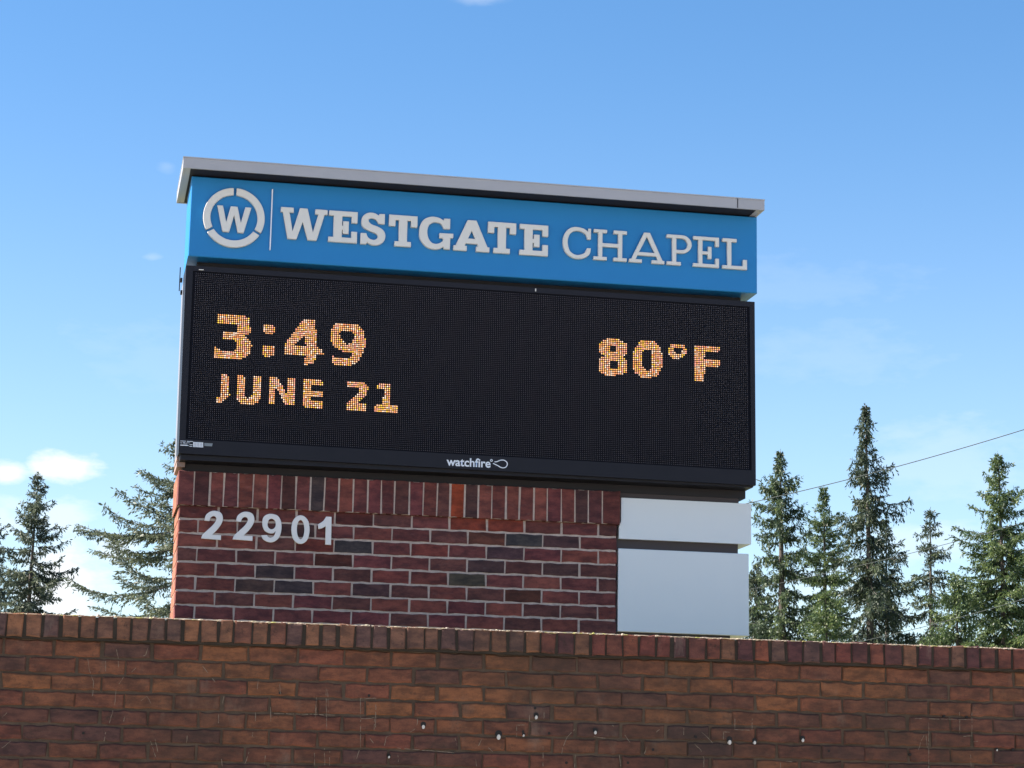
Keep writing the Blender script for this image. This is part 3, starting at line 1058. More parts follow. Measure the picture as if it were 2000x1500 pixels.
NCOURSE = 12
for k in range(NCOURSE):
    z1_ = (z1st + CP - k*CP) - MJ/2
    z0_ = z1_ - CP + MJ
    z1_ = min(z1_, zs0-0.001)
    x = PLX0
    first = PITCHX if k % 2 == 0 else PITCHX/2
    xe = PLX0 + first
    while x < PLX1-0.01:
        xr = min(xe, PLX1+MJ/2)
        a_ = x if x == PLX0 else x+MJ/2
        b_ = PLX1 if xe > PLX1-0.02 else xe-MJ/2
        pillar_brick(a_, b_, z0_, z1_, SY)
        x = xe
        xe += PITCHX
# soldier course, with the surveyed joints
ysol = SY-0.018
jx = [at(320+q/3.9475, 950, ysol).x for q in (232, 357, 462, 575, 688, 800, 908, 1020, 1130, 1240, 1350, 1465)]
jx += [at(700+q/3.704, 975, ysol).x for q in (65, 165, 262, 370, 468, 570, 665, 768, 868, 965, 1070, 1168, 1270, 1368, 1468, 1568, 1663, 1765)]
SPECIAL += [((563, 961), (0.101, 0.034, 0.029)), ((620, 964), (0.052, 0.040, 0.037)), ((892, 975), (0.360, 0.062, 0.026)), ((921, 977), (0.065, 0.034, 0.029)), ((1136, 985), (0.067, 0.034, 0.030)), ((1163, 988), (0.084, 0.032, 0.030)),
            ((395, 950), (0.110, 0.036, 0.034)), ((1190, 985), (0.095, 0.032, 0.026)), ((455, 955), (0.170, 0.050, 0.050)), ((480, 955), (0.220, 0.060, 0.045)), ((537, 960), (0.210, 0.050, 0.052))]
xl, xr = PLX0-0.012, PLX1+0.012
edges = [xl] + jx + [xr]
for i in range(len(edges)-1):
    a_ = edges[i] + (MJ*.42 if i else 0)
    b_ = edges[i+1] - (MJ*.42 if i < len(edges)-2 else 0)
    pillar_brick(a_, b_, zs0, zsol-0.001, ysol, d=0.10, soldier=True)
# bricks of the left, right and back faces, seen edge-on: one joined part
for sgn, xf in ((-1, PLX0), (1, PLX1)):
    sb = MB()
    for k in range(NCOURSE):
        z1_ = min((z1st + CP - k*CP) - MJ/2, zs0-.001)
        z0_ = (z1st + CP - k*CP) - MJ/2 - CP + MJ
        ys = [SY+0.095+MJ, SY+0.095+MJ+0.19, SY+0.52-MJ*0] if k % 2 == 0 else [SY+0.09+MJ, SY+0.09+MJ+0.10, SY+0.09+2*MJ+0.30, SY+0.52]
        for a_, b_ in zip(ys[:-1], ys[1:]):
            xa, xb = (xf+random.uniform(0, .002), xf+JD+0.02) if sgn < 0 else (xf-JD-0.02, xf-random.uniform(0, .002))
            sb.box(xa, xb, a_, b_-MJ, z0_, z1_)
    y = SY+0.085
    while y < PLY1:
        xa, xb = (xl, xl+0.03) if sgn < 0 else (xr-0.03, xr)
        sb.box(xa, xb, y+MJ, min(y+0.075, PLY1+0.012), zs0, zsol-0.001)
        y += 0.075
    sb.build('side_bricks', M['pillar_brick'], pillar, kind='stuff', color=(.34, .13, .08))  # paler and more orange than the front bricks: sunlight put into the colour

# house number
NB = [[(312, 618, 1), (325, 575), (360, 548), (400, 543), (440, 558), (456, 597), (446, 640), (415, 685), (373, 727, 1), (441, 731, 1), (441, 769, 1), (287, 756, 1), (300, 725), (340, 688), (382, 648), (404, 612), (399, 590), (380, 584), (361, 597), (352, 622, 1)]]
N9o = [(760, 628), (768, 592), (798, 570), (838, 567), (880, 583), (904, 625), (908, 680), (896, 735), (870, 770), (830, 787), (790, 779), (762, 758), (752, 732, 1), (795, 729, 1), (806, 745), (826, 750), (850, 735), (862, 700), (845, 716), (812, 716), (778, 697), (762, 662)]
N9h = [(801, 640), (812, 612), (836, 605), (857, 622), (863, 652), (850, 678), (826, 685), (804, 668)]
YN = SY-0.012
TN = 0.010
zmin, zmax = None, None
for dx_, dy_ in ((0, 0), (243, 7)):
    shape('house_number', [smooth_outline(pts_at([(p[0]+dx_, p[1]+dy_)+tuple(p[2:]) for p in NB[0]], YN, 3.9475, 320, 860), 4)], YN, TN, M['number'], sign)
shape('house_number', [smooth_outline(pts_at(N9o, YN, 3.9475, 320, 860), 4), smooth_outline(pts_at(N9h, YN, 3.9475, 320, 860), 4)], YN, TN, M['number'], sign)
o_ = [(1054+71*math.cos(i*math.pi/16), 688+111*math.sin(i*math.pi/16)) for i in range(32)]
h_ = [(1055+29*math.cos(i*math.pi/16), 688+74*math.sin(i*math.pi/16)) for i in range(32)]
o_ = [(1054+(x-1054)*(1.0 if abs(y-688) < 60 else 1.05), y) for x, y in o_]
shape('house_number', [pts_at(o_, YN, 3.9475, 320, 860), pts_at(h_, YN, 3.9475, 320, 860)], YN, TN, M['number'], sign)
n1_ = [(1190, 646, 1), (1228, 622), (1252, 587, 1), (1294, 590, 1), (1290, 807, 1), (1244, 804, 1), (1248, 662, 1), (1222, 677), (1191, 684, 1)]
shape('house_number', [smooth_outline(pts_at(n1_, YN, 3.9475, 320, 860), 4)], YN, TN, M['number'], sign)

# --- white cabinets right of the pillar
YW = SY-0.004
q1 = quad_at([(1211.3, 970.7), (1468.7, 985.3), (1465.5, 1063), (1207.3, 1052)], YW)
q2 = quad_at([(1206.5, 1070), (1465, 1082.7), (1460.5, 1242.7), (1207.3, 1233)], YW)
xw = (PLX1+0.0145)
q1 = [(xw+.008, q1[0][1]), q1[1], q1[2], (xw+0.008, q1[3][1])]
q2 = [(PLX1+.010, q2[0][1]), q2[1], q2[2], (PLX1+.010, q2[3][1])]
zt1 = (q1[2][1]+q1[3][1])/2
zb1 = (q1[0][1]+q1[1][1])/2
zt2 = (q2[2][1]+q2[3][1])/2
zb2_ = (q2[0][1]+q2[1][1])/2
X1 = (q1[1][0]+q1[2][0])/2
X2 = (q2[1][0]+q2[2][0])/2
q1b = [(PLX1+.012, zb1), (X1, zb1), (X1, zt1), (xw+.008, zt1), (xw+.008, zs0+.02), (PLX1+.012, zs0-.01)]
MB().quadbox(q1b, YW, SY+0.36).build('white_cabinet', M['white_box'], sign)
MB().chamfer_box([(PLX1+.010, zb2_), (X2, zb2_), (X2, zt2), (PLX1+.010, zt2)], YW, SY+0.36, 0.003).build('white_cabinet', M['white_box'], sign)
MB().box(PLX1+.004, X2-0.055, SY+0.02, SY+0.33, zt2+.0005, zb1-.0005).build('cabinet_spacer', M['brown'], sign)
MB().box(PLX1+.004, X2-0.10, SY+0.02, SY+0.33, 0.0, zb2_-.0005).build('cabinet_post', M['brown'], sign)
MB().box(PLX1+.016, X1-0.06, SY+0.035, SY+0.33, zt1+.0005, zsol).build('cabinet_spacer', M['brown'], sign)

# ------------------------------------------------------------------ brick wall in front
WY = 9.3
zwt = 2.40                                  # top of the rowlock coping
zt_pts = [at(0, 1197, WY).z, at(700, 1220, WY).z, at(1300, 1240.5, WY).z, at(2000, 1268, WY).z]
zwt = sum(zt_pts)/4
YRW = WY                                    # face of the coping
YWF = WY+0.028                              # face of the wall, set back under the coping
zrb = (at(20, 1150+262/2.857, YRW).z + at(1960, 1180+357/2.857, YRW).z)/2
wall = empty('brick_wall', (2.0, WY+0.15, 0.0), 'long weathered brown brick wall with brick coping in front of the sign', 'wall')
XL, XR = at(0, 1350, YWF).x, at(2000, 1350, YWF).x
WEXT = 3.5
wm = MB()
wm.box(XL-WEXT, XR+WEXT, YWF+0.008, YWF+0.29, 0.0, zrb-0.0095)
wm.build('mortar', M['wall_mortar'], wall)
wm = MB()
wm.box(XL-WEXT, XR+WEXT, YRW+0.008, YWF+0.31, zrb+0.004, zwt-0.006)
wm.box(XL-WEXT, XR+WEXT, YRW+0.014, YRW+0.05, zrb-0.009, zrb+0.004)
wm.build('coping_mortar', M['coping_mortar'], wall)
BR = [(.158, .060, .030), (.144, .054, .029), (.168, .065, .030), (.132, .050, .029), (.112, .046, .030), (.098, .043, .030), (.138, .049, .028), (.185, .070, .031), (.152, .050, .030), (.124, .047, .029), (.090, .041, .031), (.148, .055, .029), (.160, .056, .030)]
WM = {}


def wall_brick(x0, x1, z0, z1, yf, d, color, nx, name='brick'):
    w, h = x1-x0, z1-z0
    q = 0.004
    w2 = round(w/q)*q
    key = (w2, round(h, 4), random.randrange(6), nx)
    if key not in WM:
        WM[key] = brick_mesh('brick', w2, h, d, M['coping_brick' if nx == 2 else 'wall_brick'], hash(key) & 0xffff, c=0.005, jit=0.0036, nx=nx)
    return place(name, WM[key], ((x0+x1)/2, yf+random.uniform(-.002, .0025), (z0+z1)/2), wall, color)


# coping of bricks on edge, 55-odd in view
jr = [at(q/2.857, 1225, YRW).x for q in (38, 138, 240, 340, 445, 538, 640, 735, 830, 930, 1022, 1120, 1220, 1310, 1410, 1505, 1600, 1697, 1790, 1890, 1985)]
step = 0.0735
xx = jr[-1] + step
xr_known = [at(1300+q/2.857, 1270, YRW).x for q in (38, 125, 228, 312, 397, 490, 582, 675, 765, 868, 948, 1037, 1138, 1225, 1322, 1408, 1495, 1590, 1675, 1755, 1850, 1935)]
gapn = round((xr_known[0]-jr[-1])/step)
for i in range(1, gapn):
    jr.append(jr[20] + (xr_known[0]-jr[20])*i/gapn + random.uniform(-.003, .003))
jr += xr_known
jr = [jr[0]-step] + jr + [jr[-1]+step]
COP = [(.155, .070, .042), (.170, .076, .044), (.195, .084, .044), (.135, .065, .044), (.110, .058, .044), (.150, .060, .040), (.095, .049, .042)]
for i in range(len(jr)-1):
    right = jr[i] > (XL+XR)*0.5
    c_ = random.choice(COP)
    if right and random.random() < .75:
        c_ = (c_[0]*0.85, c_[1]*0.62, c_[2]*0.72)
    g1_ = random.uniform(.004, .010)
    wall_brick(jr[i]+g1_, jr[i+1]-random.uniform(.003, .009), zrb+random.uniform(-.002, .002), zwt+random.uniform(-.004, .0025), YRW, 0.20, c_, 2)
# courses
CW = (at(12, 1150+370/2.857, YWF).z - at(12, 1150+940/2.857, YWF).z)/6
zj0 = (at(12, 1150+370/2.857, YWF).z + at(1990, 1180+465/2.857, YWF).z)/2
PW = 0.2005
x_r1 = at(300/2.857, 1260, YWF).x
x_r2 = at(150/2.857, 1300, YWF).x
more = MB()
for k in range(-1, 24):
    zt_ = zj0 + 0.0 - k*CW if k >= 0 else zj0 + CW
    z1_ = zj0 - k*CW - 0.005
    z0_ = z1_ - CW + 0.010
    if k == -1:
        z1_ = zrb - 0.012
        z0_ = zj0 + 0.005
    off = x_r1 if k % 2 != 0 else x_r2
    n0 = math.floor((XL-WEXT-off)/PW)
    n1 = math.ceil((XR+WEXT-off)/PW)
    for n in range(n0, n1):
        a_ = off + n*PW + 0.005 + random.uniform(-.004, .004)
        b_ = off + (n+1)*PW - 0.005 + random.uniform(-.004, .004)
        a_, b_ = max(a_, XL-WEXT), min(b_, XR+WEXT)
        if b_-a_ < 0.03:
            continue
        if k < 7 and b_ > XL-0.01 and a_ < XR+0.01:
            c_ = random.choice(BR)
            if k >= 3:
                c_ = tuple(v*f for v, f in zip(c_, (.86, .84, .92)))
            wall_brick(a_, b_, z0_, z1_, YWF, 0.09, c_, 6)
        else:
            more.box(a_, b_, YWF+random.uniform(-.001, .002), YWF+0.05, z0_, z1_)
for side in (-1, 1):
    for i in range(int(WEXT/step)):
        x0_ = (jr[0]-step*(i+1)) if side < 0 else (jr[-1]+step*i)
        more.box(x0_+.006, x0_+step-.006, YRW, YRW+0.2, zrb, zwt)
more.build('outer_bricks', M['wall_brick'], wall, kind='stuff', color=(.17, .065, .034))

# mossy mortar crumbs along the sunlit top edge
vs, fs, tn = [], [], []
r_ = random.Random(5)
x = XL-0.6
while x < XR+0.6:
    near = min(abs(x-q) for q in jr)
    big = max(0.0, 1-near/0.02)
    rx, rz = r_.uniform(.008, .022), r_.uniform(.0025, .0045) + .006*big*r_.random()*(.5+.5*math.sin(x*3.1+.5)) + (0.005 if r_.random() < .04 else 0)
    n = len(vs)
    yy = YRW+0.012+r_.uniform(-.008, .01)
    zc = zwt-0.003
    for i in range(6):
        a = i*math.pi/3
        vs.append((x+rx*math.cos(a)*r_.uniform(.8, 1.2), yy+.012*math.sin(a), zc+r_.uniform(-.001, .001)))
    for i in range(6):
        a = i*math.pi/3+.3
        vs.append((x+rx*.6*math.cos(a)*r_.uniform(.7, 1.2), yy+.008*math.sin(a), zc+rz*r_.uniform(.6, .9)))
    vs.append((x+r_.uniform(-.004, .004), yy, zc+rz))
    tone = r_.random()
    tone = .6*tone if r_.random() > .03+.12*(.5+.5*math.sin(x*2.3)*math.sin(x*5.1)) else .8+.2*tone
    for i in range(6):
        k = (i+1) % 6
        fs.append((n+i, n+k, n+6+k, n+6+i))
        fs.append((n+6+i, n+6+k, n+12))
        tn += [tone, tone]
    x += r_.uniform(.005, .014)
mo = mesh_obj('moss', vs, fs, M['moss'], wall, kind='stuff')
at_ = mo.data.attributes.new('tone', 'FLOAT', 'FACE')
at_.data.foreach_set('value', np.array(tn, dtype=np.float32))

# drilled holes and plastic plugs left by removed lettering
YD = YWF-0.0035


def disc(mb, c, r0_, y, rz=None, n=10):
    rz = rz or r0_
    mb.add([(c.x+r0_*math.cos(i*2*math.pi/n), y, c.z+rz*math.sin(i*2*math.pi/n)) for i in range(n)], [tuple(range(n))])


plugs = [(600+648/2.857, 1180+680/2.857, 1), (600+1068/2.857, 1180+735/2.857, 1.3), (600+1208/2.857, 1180+730/2.857, .6), (600+1278/2.857, 1180+627/2.857, .95), (600+1608/2.857, 1180+712/2.857, .9), (600+457/2.857, 1180+850/2.857, .6),
         (1300+357/2.857, 1180+765/2.857, 1.15), (1300+497/2.857, 1180+768/2.857, .9), (1300+766/2.857, 1180+755/2.857, .9), (1300+1850/2.857, 1180+812/2.857, .5)]
for px, py, s in plugs:
    c = at(px, py, YD)
    p = MB()
    rr_ = 0.0075*s
    p.tube([(c.x, YD-0.004*s, c.z-.004*s), (c.x, YD+0.02, c.z-.004*s)], [rr_*.8, rr_*.8], 10)
    p.v = [(vx, vy, c.z-.004*s+(vz-c.z+.004*s)*1.45) for vx, vy, vz in p.v]
    po = p.build('wall_plug', M['plug'], wall)
    h = MB()
    c2 = c + Vector((0, 0, 0.007*s))
    h.tube([(c2.x, YD-.0005, c2.z), (c2.x, YD+.01, c2.z)], [0.0115*s, .0115*s], 12)
    h.build('drill_hole', M['hole'], po)
hl = MB()
for ox, oy, lst in ((600, 1180, [(345, 510), (1272, 580), (815, 830), (1350, 720), (1447, 885), (1790, 885), (1930, 812), (1205, 712)]), (1300, 1180, [(170, 740), (1682, 630), (1555, 625), (1940, 812), (1365, 840), (912, 820)]), (0, 1150, [(465, 805), (1563, 580)])):
    for qx, qy in lst:
        c = at(ox+qx/2.857, oy+qy/2.857, YD)
        hl.tube([(c.x, YD, c.z), (c.x, YD+.01, c.z)], [.006, .006], 9)
hl.build('drill_holes', M['hole'], wall, kind='stuff')
# dried glue and paint ghosts
gl = MB()
STROKES = [(600, 1180, 2.857, [[(297, 800), (297, 525), (383, 525), (380, 710)], [(50, 520), (50, 610)], [(105, 470), (108, 700)], [(300, 640), (375, 635), (372, 705)], [(1168, 740), (1168, 675), (1215, 675)],
            [(1415, 850), (1425, 800), (1450, 740), (1490, 700)], [(1770, 730), (1800, 770)], [(1495, 840), (1490, 914)], [(1740, 840), (1750, 914)], [(945, 905), (938, 865)], [(955, 790), (978, 742)], [(500, 803), (830, 830)],
            [(1880, 835), (1895, 795)], [(1700, 675), (1722, 686)], [(1240, 605), (1240, 655), (1262, 660)], [(1320, 605), (1320, 640)], [(615, 640), (610, 690), (575, 715)], [(505, 830), (508, 880)], [(275, 860), (290, 815)], [(1315, 780), (1315, 905)],
            [(1945, 715), (1965, 700)], [(1010, 800), (1035, 825)], [(825, 750), (835, 790)], [(1600, 740), (1665, 748)], [(430, 790), (440, 740), (470, 730)], [(350, 750), (370, 775)], [(125, 820), (125, 900)], [(40, 830), (40, 900)]]),
           (1300, 1180, 2.857, [[(1410, 810), (1425, 760), (1440, 732)], [(1452, 735), (1458, 800)], [(1638, 600), (1640, 720)], [(1707, 600), (1707, 740)], [(1390, 638), (1700, 645)], [(1466, 650), (1466, 914)], [(200, 715), (230, 740), (262, 775)],
            [(160, 780), (195, 815), (212, 860), (212, 910)], [(322, 755), (322, 712), (355, 714)], [(100, 690), (100, 730)], [(385, 640), (385, 700), (480, 705), (482, 640)], [(670, 878), (705, 880)], [(820, 880), (858, 882)], [(1660, 738), (1710, 735)], [(1715, 768), (1740, 765)], [(1700, 840), (1702, 910)], [(640, 885), (640, 912)]]),
           (0, 1150, 2.857, [[(650, 340), (660, 390), (662, 440)], [(825, 330), (812, 370), (790, 380)], [(490, 390), (498, 450), (523, 520), (515, 610)], [(690, 490), (672, 520), (655, 545)], [(648, 560), (640, 650)], [(630, 680), (610, 750)],
            [(785, 625), (820, 600), (842, 640)], [(1530, 695), (1870, 705)], [(1240, 640), (1250, 600)], [(1765, 620), (1758, 720)], [(1828, 560), (1832, 690)], [(1130, 430), (1160, 470)], [(1560, 530), (1565, 590)], [(1425, 690), (1425, 740)],
            [(1220, 700), (1218, 750)], [(840, 850), (868, 940)], [(865, 840), (880, 910)], [(1390, 910), (1365, 980)], [(1480, 930), (1475, 980)], [(0, 730), (40, 690)], [(10, 890), (60, 850)], [(1185, 500), (1200, 520)], [(1440, 510), (1435, 560)],
            [(590, 800), (580, 850)], [(735, 465), (760, 440)], [(1045, 820), (1040, 860)], [(700, 700), (690, 740)], [(1510, 660), (1510, 740)], [(1410, 800), (1405, 850)], [(590, 390), (590, 460)], [(1235, 950), (1240, 990)], [(1755, 920), (1755, 975)], [(1810, 890), (1812, 985)]])]
r_ = random.Random(11)
for ox, oy, sc, strokes in STROKES:
    for st_ in strokes:
        P = [Vector(p) for p in pts_at(st_, YWF, sc, ox, oy)]
        # resample and break up
        seg = []
        for a_, b_ in zip(P[:-1], P[1:]):
            n = max(2, int((b_-a_).length/0.008))
            seg += [a_.lerp(b_, i/n) for i in range(n)]
        seg.append(P[-1])
        run = []
        for p in seg:
            run.append((p.x+r_.uniform(-.0008, .0008), p.y+r_.uniform(-.0008, .0008)))
            if r_.random() < 0.14 or p is seg[-1]:
                if len(run) > 1:
                    ws = [r_.uniform(.0006, .0034) for _ in run]
                    vs, fs = ribbon(run, ws, YWF-0.0042)
                    gl.add(vs, fs)
                run = []
gl.build('glue_residue', M['residue'], wall, kind='stuff')

# ------------------------------------------------------------------ conifers


def leaf_mesh(name, V, T, mat, tri=True):
    """V: (n, 4, 3) kite corners, T: tone per kite"""
    n = len(V)
    me = bpy.data.meshes.new(name)
    me.vertices.add(n*4)
    me.vertices.foreach_set('co', V.reshape(-1).astype(np.float32))
    me.loops.add(n*4)
    me.loops.foreach_set('vertex_index', np.arange(n*4, dtype=np.int32))
    me.polygons.add(n)
    me.polygons.foreach_set('loop_start', np.arange(n, dtype=np.int32)*4)
    me.update(calc_edges=True)
    a = me.attributes.new('tone', 'FLOAT', 'FACE')
    a.data.foreach_set('value', T.astype(np.float32))
    me.materials.append(mat)
    return me


def nrm(a):
    return a/np.maximum(1e-9, np.linalg.norm(a, axis=-1, keepdims=True))


def conifer(px_tip, py_tip, Y, prof, mat, seed, label, dens=1.0, droop=0.5, hang=0.5, leaf=0.11, trunk_px=0.0, tier=0.36, up=0.5, tone_bias=0.0, nb=(4, 7), thick=1.0, ragged=0.5, skip=0.0):
    """prof: list of (pixels below the tip, half width in pixels)"""
    R_ = np.random.default_rng(seed)
    tip = at(px_tip, py_tip, Y)
    ppm = F/Y
    H = tip.z
    base = Vector((tip.x + trunk_px/ppm, Y, 0.0))
    ps = np.array([p[0]/ppm for p in prof])
    pr_ = np.array([p[1]/ppm for p in prof])
    root = empty('conifer_tree', base, label, 'tree', 'conifers behind the sign and the wall')
    pts, rad = [], []
    sway = R_.uniform(-.06, .06, 2)
    for i in range(13):
        u = i/12
        pts.append((base.x + (tip.x-base.x)*u + sway[0]*math.sin(u*3.1), Y + sway[1]*math.sin(u*3.1), H*u))
        rad.append(max(0.008, 0.0150*thick*(H*(1-u)) + 0.006))
    trunk = MB().tube(pts, rad, 9).build('trunk', M['bark'], root, smooth=True)
    tp = np.array(pts)

    def trunk_at(z):
        u = np.clip(z/H, 0, 1)*12
        i = int(min(11, math.floor(u)))
        return tp[i]*(1-(u-i)) + tp[i+1]*(u-i)
    limbs = MB()
    VV, TT = [], []

    def kites(c0, ld, ll, tone):
        w_ = nrm(np.cross(ld, R_.normal(0, 1, ld.shape)))*(ll*R_.uniform(.11, .22, ll.shape))[:, None]
        l3 = ld*ll[:, None]
        VV.append(np.stack([c0, c0+l3*.4+w_, c0+l3, c0+l3*.45-w_], 1))
        TT.append(np.clip(tone, 0, 1))
    s = 0.12
    smax = H-1.6
    while s < smax:
        vis = s < ps[-1]*1.12
        rad_s = np.interp(s, ps, pr_) if s <= ps[-1] else pr_[-1]*(1+0.08*(s-ps[-1]))
        k = int(R_.integers(nb[0], nb[1]))
        if not vis:
            k = max(2, k-2)
        az0 = R_.uniform(0, 6.28)
        whorl = R_.uniform(1-ragged*.8, 1.10)
        k = k if s > .9 else min(k, 5)
        for b_i in range(k):
            if R_.random() < skip:
                continue
            az = az0 + b_i*6.283/k + R_.uniform(-.55, .55)
            L = max(1.12*rad_s*whorl*(R_.uniform(.8, 1.15) if R_.random() < .55 else R_.uniform(1-ragged*1.2, .85)), .05)
            z0 = H-s+R_.uniform(-.5, .5)*tier*min(1, s/1.5)
            p0 = trunk_at(z0)
            hd = np.array([math.cos(az), math.sin(az), 0.0])
            frac = min(1.0, s/max(2.0, ps[-1]))
            ang = up*(1-frac)**1.6 - droop*frac*R_.uniform(.6, 1.25) + R_.uniform(-.15, .15)
            n = 9
            us = np.linspace(0, 1, n)
            sag = -0.42*droop*L*np.sin(us*math.pi*0.85)*frac
            upt = R_.uniform(.08, .26)*L*us**3
            P = p0[None] + hd[None]*(us*L*math.cos(ang))[:, None]
            P[:, 2] += us*L*math.sin(ang) + sag + upt
            bend = R_.uniform(-.25, .25)*L
            P[:, 0] += -hd[1]*bend*us**2
            P[:, 1] += hd[0]*bend*us**2
            limbs.tube([tuple(q) for q in P], [max(.0025, .0085*L*(1-.85*u)+.002) for u in us], 3, False)
            lat = np.array([-hd[1], hd[0], 0])
            # side twigs in a flat drooping spray, plus twigs hanging below the bough
            stepu = (0.032 if vis else 0.14)/dens
            K = max(6, int(L/stepu))
            u = np.clip(np.linspace(.06 if L < .4 else .14, 1.0, K) + R_.uniform(-.5, .5, K)/K, 0, 1)
            u = np.repeat(u, 2)
            sg = np.tile([-1.0, 1.0], K)
            hg = R_.random(2*K) < hang*.45
            fi = np.clip(u*(n-1), 0, n-1.001)
            i0 = fi.astype(int)
            q = P[i0]*(1-(fi-i0))[:, None] + P[i0+1]*(fi-i0)[:, None]
            d = nrm(P[i0+1]-P[i0])
            N_ = len(u)
            td = d*R_.uniform(.45, 1.0, N_)[:, None] + lat[None]*(sg*R_.uniform(.4, 1.0, N_))[:, None]
            td[:, 2] += R_.uniform(-.65, .15, N_) - droop*.3
            down = d*.3 + R_.normal(0, .22, (N_, 3)) + np.array([0, 0, -1.0])
            td = nrm(np.where(hg[:, None], down, td))
            tl_ = (0.07+0.24*L*(1-u*.8))*R_.uniform(.45, 1.15, N_)
            tl_ = np.minimum(np.where(hg, R_.uniform(1.0, 2.8, N_)*leaf*(.5+hang*.6), tl_), .5)
            branch_tone = R_.uniform(-.2, .2)
            m_ = np.maximum(1, (tl_/(leaf*.42)).astype(int))
            if not vis:
                m_ = np.minimum(m_, 2)
            idx = np.repeat(np.arange(N_), m_)
            w = (np.arange(len(idx)) - np.repeat(np.cumsum(m_)-m_, m_))/m_[idx]
            c0 = q[idx] + td[idx]*(tl_[idx]*(w+R_.uniform(0, .5, len(idx))/m_[idx]))[:, None]
            ld = nrm(td[idx] + R_.normal(0, .42, (len(idx), 3)) + np.array([0, 0, -.12]))
            ll = leaf*R_.uniform(.65, 1.3, len(idx))
            kites(c0, ld, ll, R_.normal(.40+tone_bias+branch_tone, .17, len(idx))+.16*w)
            # tufts right on the bough
            m2 = max(4, int(K*1.6))
            uu = R_.uniform(.1, 1.0, m2)
            fi = np.clip(uu*(n-1), 0, n-1.001)
            i0 = fi.astype(int)
            q2 = P[i0]*(1-(fi-i0))[:, None] + P[i0+1]*(fi-i0)[:, None]
            ld = nrm(nrm(P[i0+1]-P[i0])*.8 + R_.normal(0, .5, (m2, 3)))
            kites(q2, ld, leaf*R_.uniform(.6, 1.2, m2), R_.normal(.36+tone_bias+branch_tone, .15, m2))
        s += tier*R_.uniform(.5, 1.6)*(0.62 if s < .8 else (.85 if s < 1.6 else 1.0))*(1.0 if vis else 2.0)
    c0 = np.array(tip)[None]-np.array([0, 0, .035])[None]*np.arange(18)[:, None]
    ld = nrm(R_.normal(0, .45, (18, 3))+np.array([0, 0, 1.0]))
    kites(c0, ld, leaf*R_.uniform(.5, 1.0, 18), np.full(18, .5))
    limbs.build('branches', M['bark'], root, kind='stuff')
    V = np.concatenate(VV)
    cc = np.array([base.x, Y, H*.55])
    me = leaf_mesh('crown', V-cc, np.concatenate(TT), mat)
    place('crown', me, cc, root)
    return len(V)


tot = 0
tot += conifer(75, 925, 62, [(0, 3), (25, 16), (60, 32), (110, 54), (170, 70), (220, 82), (300, 92)], M['tree_grey'], 3,
               'grey-green conifer in full view at the far left behind the wall', droop=.42, hang=.4, leaf=.11, up=.5, tier=.22, ragged=.5, nb=(6, 9), tone_bias=.03, skip=.08)
tot += conifer(-22, 985, 66, [(0, 3), (40, 28), (90, 52), (150, 70), (220, 84), (300, 92)], M['tree_grey'], 31,
               'conifer cut off by the left edge of the photo', droop=.4, hang=.5, leaf=.11, up=.4, tier=.26, nb=(6, 9))
tot += conifer(352, 850, 44, [(0, 4), (60, 48), (130, 108), (200, 160), (280, 215), (380, 250)], M['tree_feathery'], 4,
               'conifer half hidden behind the brick pillar with long branches reaching left', droop=.16, hang=.5, leaf=.085, up=.25, tier=.34, dens=.85, ragged=.4, nb=(6, 10), tone_bias=.06)
tot += conifer(1524, 880, 60, [(0, 3), (30, 16), (60, 36), (110, 58), (150, 70), (190, 58), (230, 74), (320, 80), (380, 86)], M['tree_mid'], 5,
               'blue-green conifer just right of the white cabinets, its thick trunk showing', droop=.40, hang=.8, leaf=.11, up=.45, tier=.26, nb=(6, 9), thick=1.4, ragged=.6, skip=.14)
tot += conifer(1609, 950, 66, [(0, 3), (30, 12), (60, 22), (90, 46), (150, 66), (220, 70), (300, 70)], M['tree_green'], 6,
               'loose yellow-green conifer between the thick-trunked tree and the tallest tree', droop=.2, hang=.4, leaf=.10, up=.4, tone_bias=.06, tier=.22, dens=.95, nb=(6, 9), ragged=.5, skip=.05)
tot += conifer(1690, 790, 58, [(0, 3), (30, 18), (70, 30), (120, 48), (170, 56), (215, 78), (240, 100), (290, 70), (340, 98), (400, 118), (470, 128)], M['tree_dark'], 17,
               'tallest dark conifer of the right-hand group with drooping shaggy boughs', dens=.95, droop=.58, hang=1.1, leaf=.11, up=.10, tier=.27, nb=(6, 9), ragged=.65, skip=.24)
tot += conifer(1730, 1010, 63, [(0, 3), (30, 18), (80, 42), (140, 62), (200, 80), (260, 92)], M['tree_dark'], 33,
               'dark drooping conifer tucked against the right side of the tallest tree', droop=.6, hang=1.0, leaf=.11, up=.1, tier=.27, nb=(6, 9), ragged=.6, skip=.25)
tot += conifer(1817, 995, 64, [(0, 3), (30, 18), (60, 34), (100, 48), (140, 46), (190, 62), (250, 82)], M['tree_dark'], 8,
               'short thin dark conifer standing clear to the right of the tallest tree', dens=.85, droop=.48, hang=.5, leaf=.10, up=.22, tier=.26, nb=(5, 8), ragged=.5)
tot += conifer(1949, 885, 54, [(0, 3), (30, 22), (70, 38), (120, 62), (170, 70), (215, 100), (260, 118), (320, 132), (380, 140)], M['tree_green'], 9,
               'bright green full conifer at the far right, the tallest at that end', droop=.38, hang=.6, leaf=.10, up=.35, tone_bias=.05, tier=.20, nb=(7, 10), ragged=.6, skip=.14)
tot += conifer(2040, 985, 58, [(0, 3), (40, 26), (90, 54), (150, 76), (220, 98), (300, 112)], M['tree_green'], 10,
               'green conifer cut off by the right edge of the photo', droop=.4, hang=.5, leaf=.11, up=.4, tier=.24, nb=(6, 9))
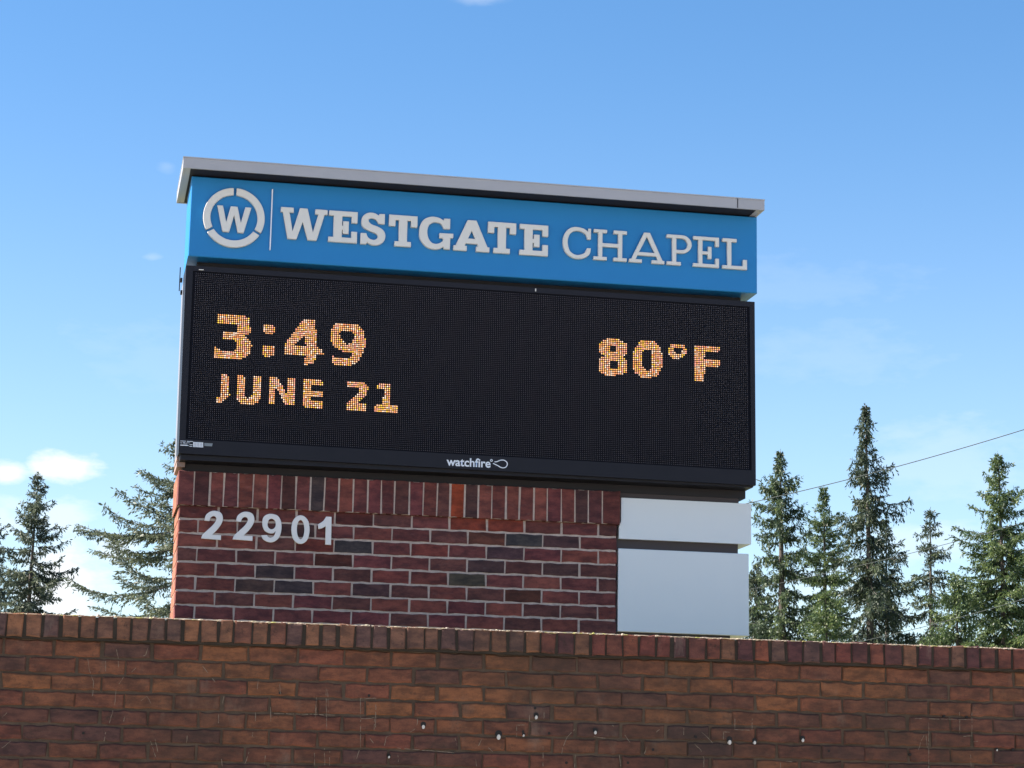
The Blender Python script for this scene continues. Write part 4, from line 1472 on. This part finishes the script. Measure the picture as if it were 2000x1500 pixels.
tot += conifer(1478, 1100, 70, [(0, 3), (30, 22), (70, 38), (140, 52)], M['tree_dark'], 12,
               'low dark conifer peeping out beside the lower white cabinet', droop=.6, hang=.9, leaf=.12, tier=.28, nb=(5, 8))
tot += conifer(1612, 1155, 50, [(0, 6), (20, 24), (50, 42), (100, 52)], M['tree_green'], 13,
               'low bright yellow-green conifer just above the wall under the loose tree', dens=1.0, droop=.3, hang=.5, leaf=.09, tone_bias=.13, tier=.18, nb=(6, 9))
tot += conifer(1868, 1130, 52, [(0, 6), (20, 22), (50, 44), (100, 62), (150, 70)], M['tree_green'], 35,
               'low green conifer filling the gap left of the bright green full conifer', dens=1.0, droop=.35, hang=.6, leaf=.10, tone_bias=.08, tier=.2, nb=(6, 9))
print('leaf kites', tot)

# small yellow-green shrub by the pillar's left foot
c = at(326, 1204, 12.6)
root = empty('leafy_shrub', (c.x, 12.6, 0), 'small yellow-green shrub sprig at the left foot of the pillar', 'shrub')
R_ = np.random.default_rng(2)
stm = MB()
V, T = [], []
for i in range(7):
    a = R_.uniform(0, 6.28)
    tipz = c.z + R_.uniform(-.25, .03)
    tp_ = np.array([c.x + math.cos(a)*R_.uniform(.0, .06), 12.6+math.sin(a)*.08, tipz])
    stm.tube([(c.x, 12.6, 0), tuple((np.array([c.x, 12.6, 0])+tp_)/2+R_.normal(0, .015, 3)), tuple(tp_)], [.008, .006, .003], 5)
    for k in range(16):
        q = tp_ - np.array([0, 0, R_.uniform(0, .8)]) + R_.normal(0, .012, 3)
        ld = nrm(R_.normal(0, 1, 3)+np.array([0, 0, .4]))
        ll = R_.uniform(.025, .045)
        wd = nrm(np.cross(ld, R_.normal(0, 1, 3)))*ll*.3
        V.append((q, q+ld*ll*.45+wd, q+ld*ll, q+ld*ll*.5-wd))
        T.append(R_.uniform(.2, 1))
stm.build('stems', M['bark'], root)
cc = np.array([c.x, 12.6, c.z])
place('foliage', leaf_mesh('foliage', np.array(V)-cc, np.array(T), M['shrub']), cc, root)

# ------------------------------------------------------------------ overhead cables


def cable(name, p, q, Y0, Y1, sag, r, label):
    """from pixel p (at distance Y0) to pixel q (at distance Y1), carried on past both"""
    a, b_ = at(*p, Y0), at(*q, Y1)
    d = b_-a
    pts = []
    for i in range(-45, 41):
        u = i/24
        w = a + d*u
        w.z += sag*((max(u, -.6)-.5)**2-.25)
        pts.append(w)
    o = MB().tube(pts, r, 6).build(name, M['cable'])
    o['label'] = label
    o['category'] = 'cable'
    o['group'] = 'overhead cables on the right'


cable('overhead_cable', (1465, 982), (2000, 839), 52, 48, .3, .010, 'highest overhead cable, rising clear to the right past the tallest conifer')
cable('overhead_cable', (1470, 1150), (1960, 1032), 50, 47, .25, .007, 'middle overhead cable, passing in front of the short thin conifer')
cable('overhead_cable', (1686, 1252), (2000, 1170), 49, 47, .15, .007, 'lowest overhead cable, leaving the wall top and crossing the bright green tree')
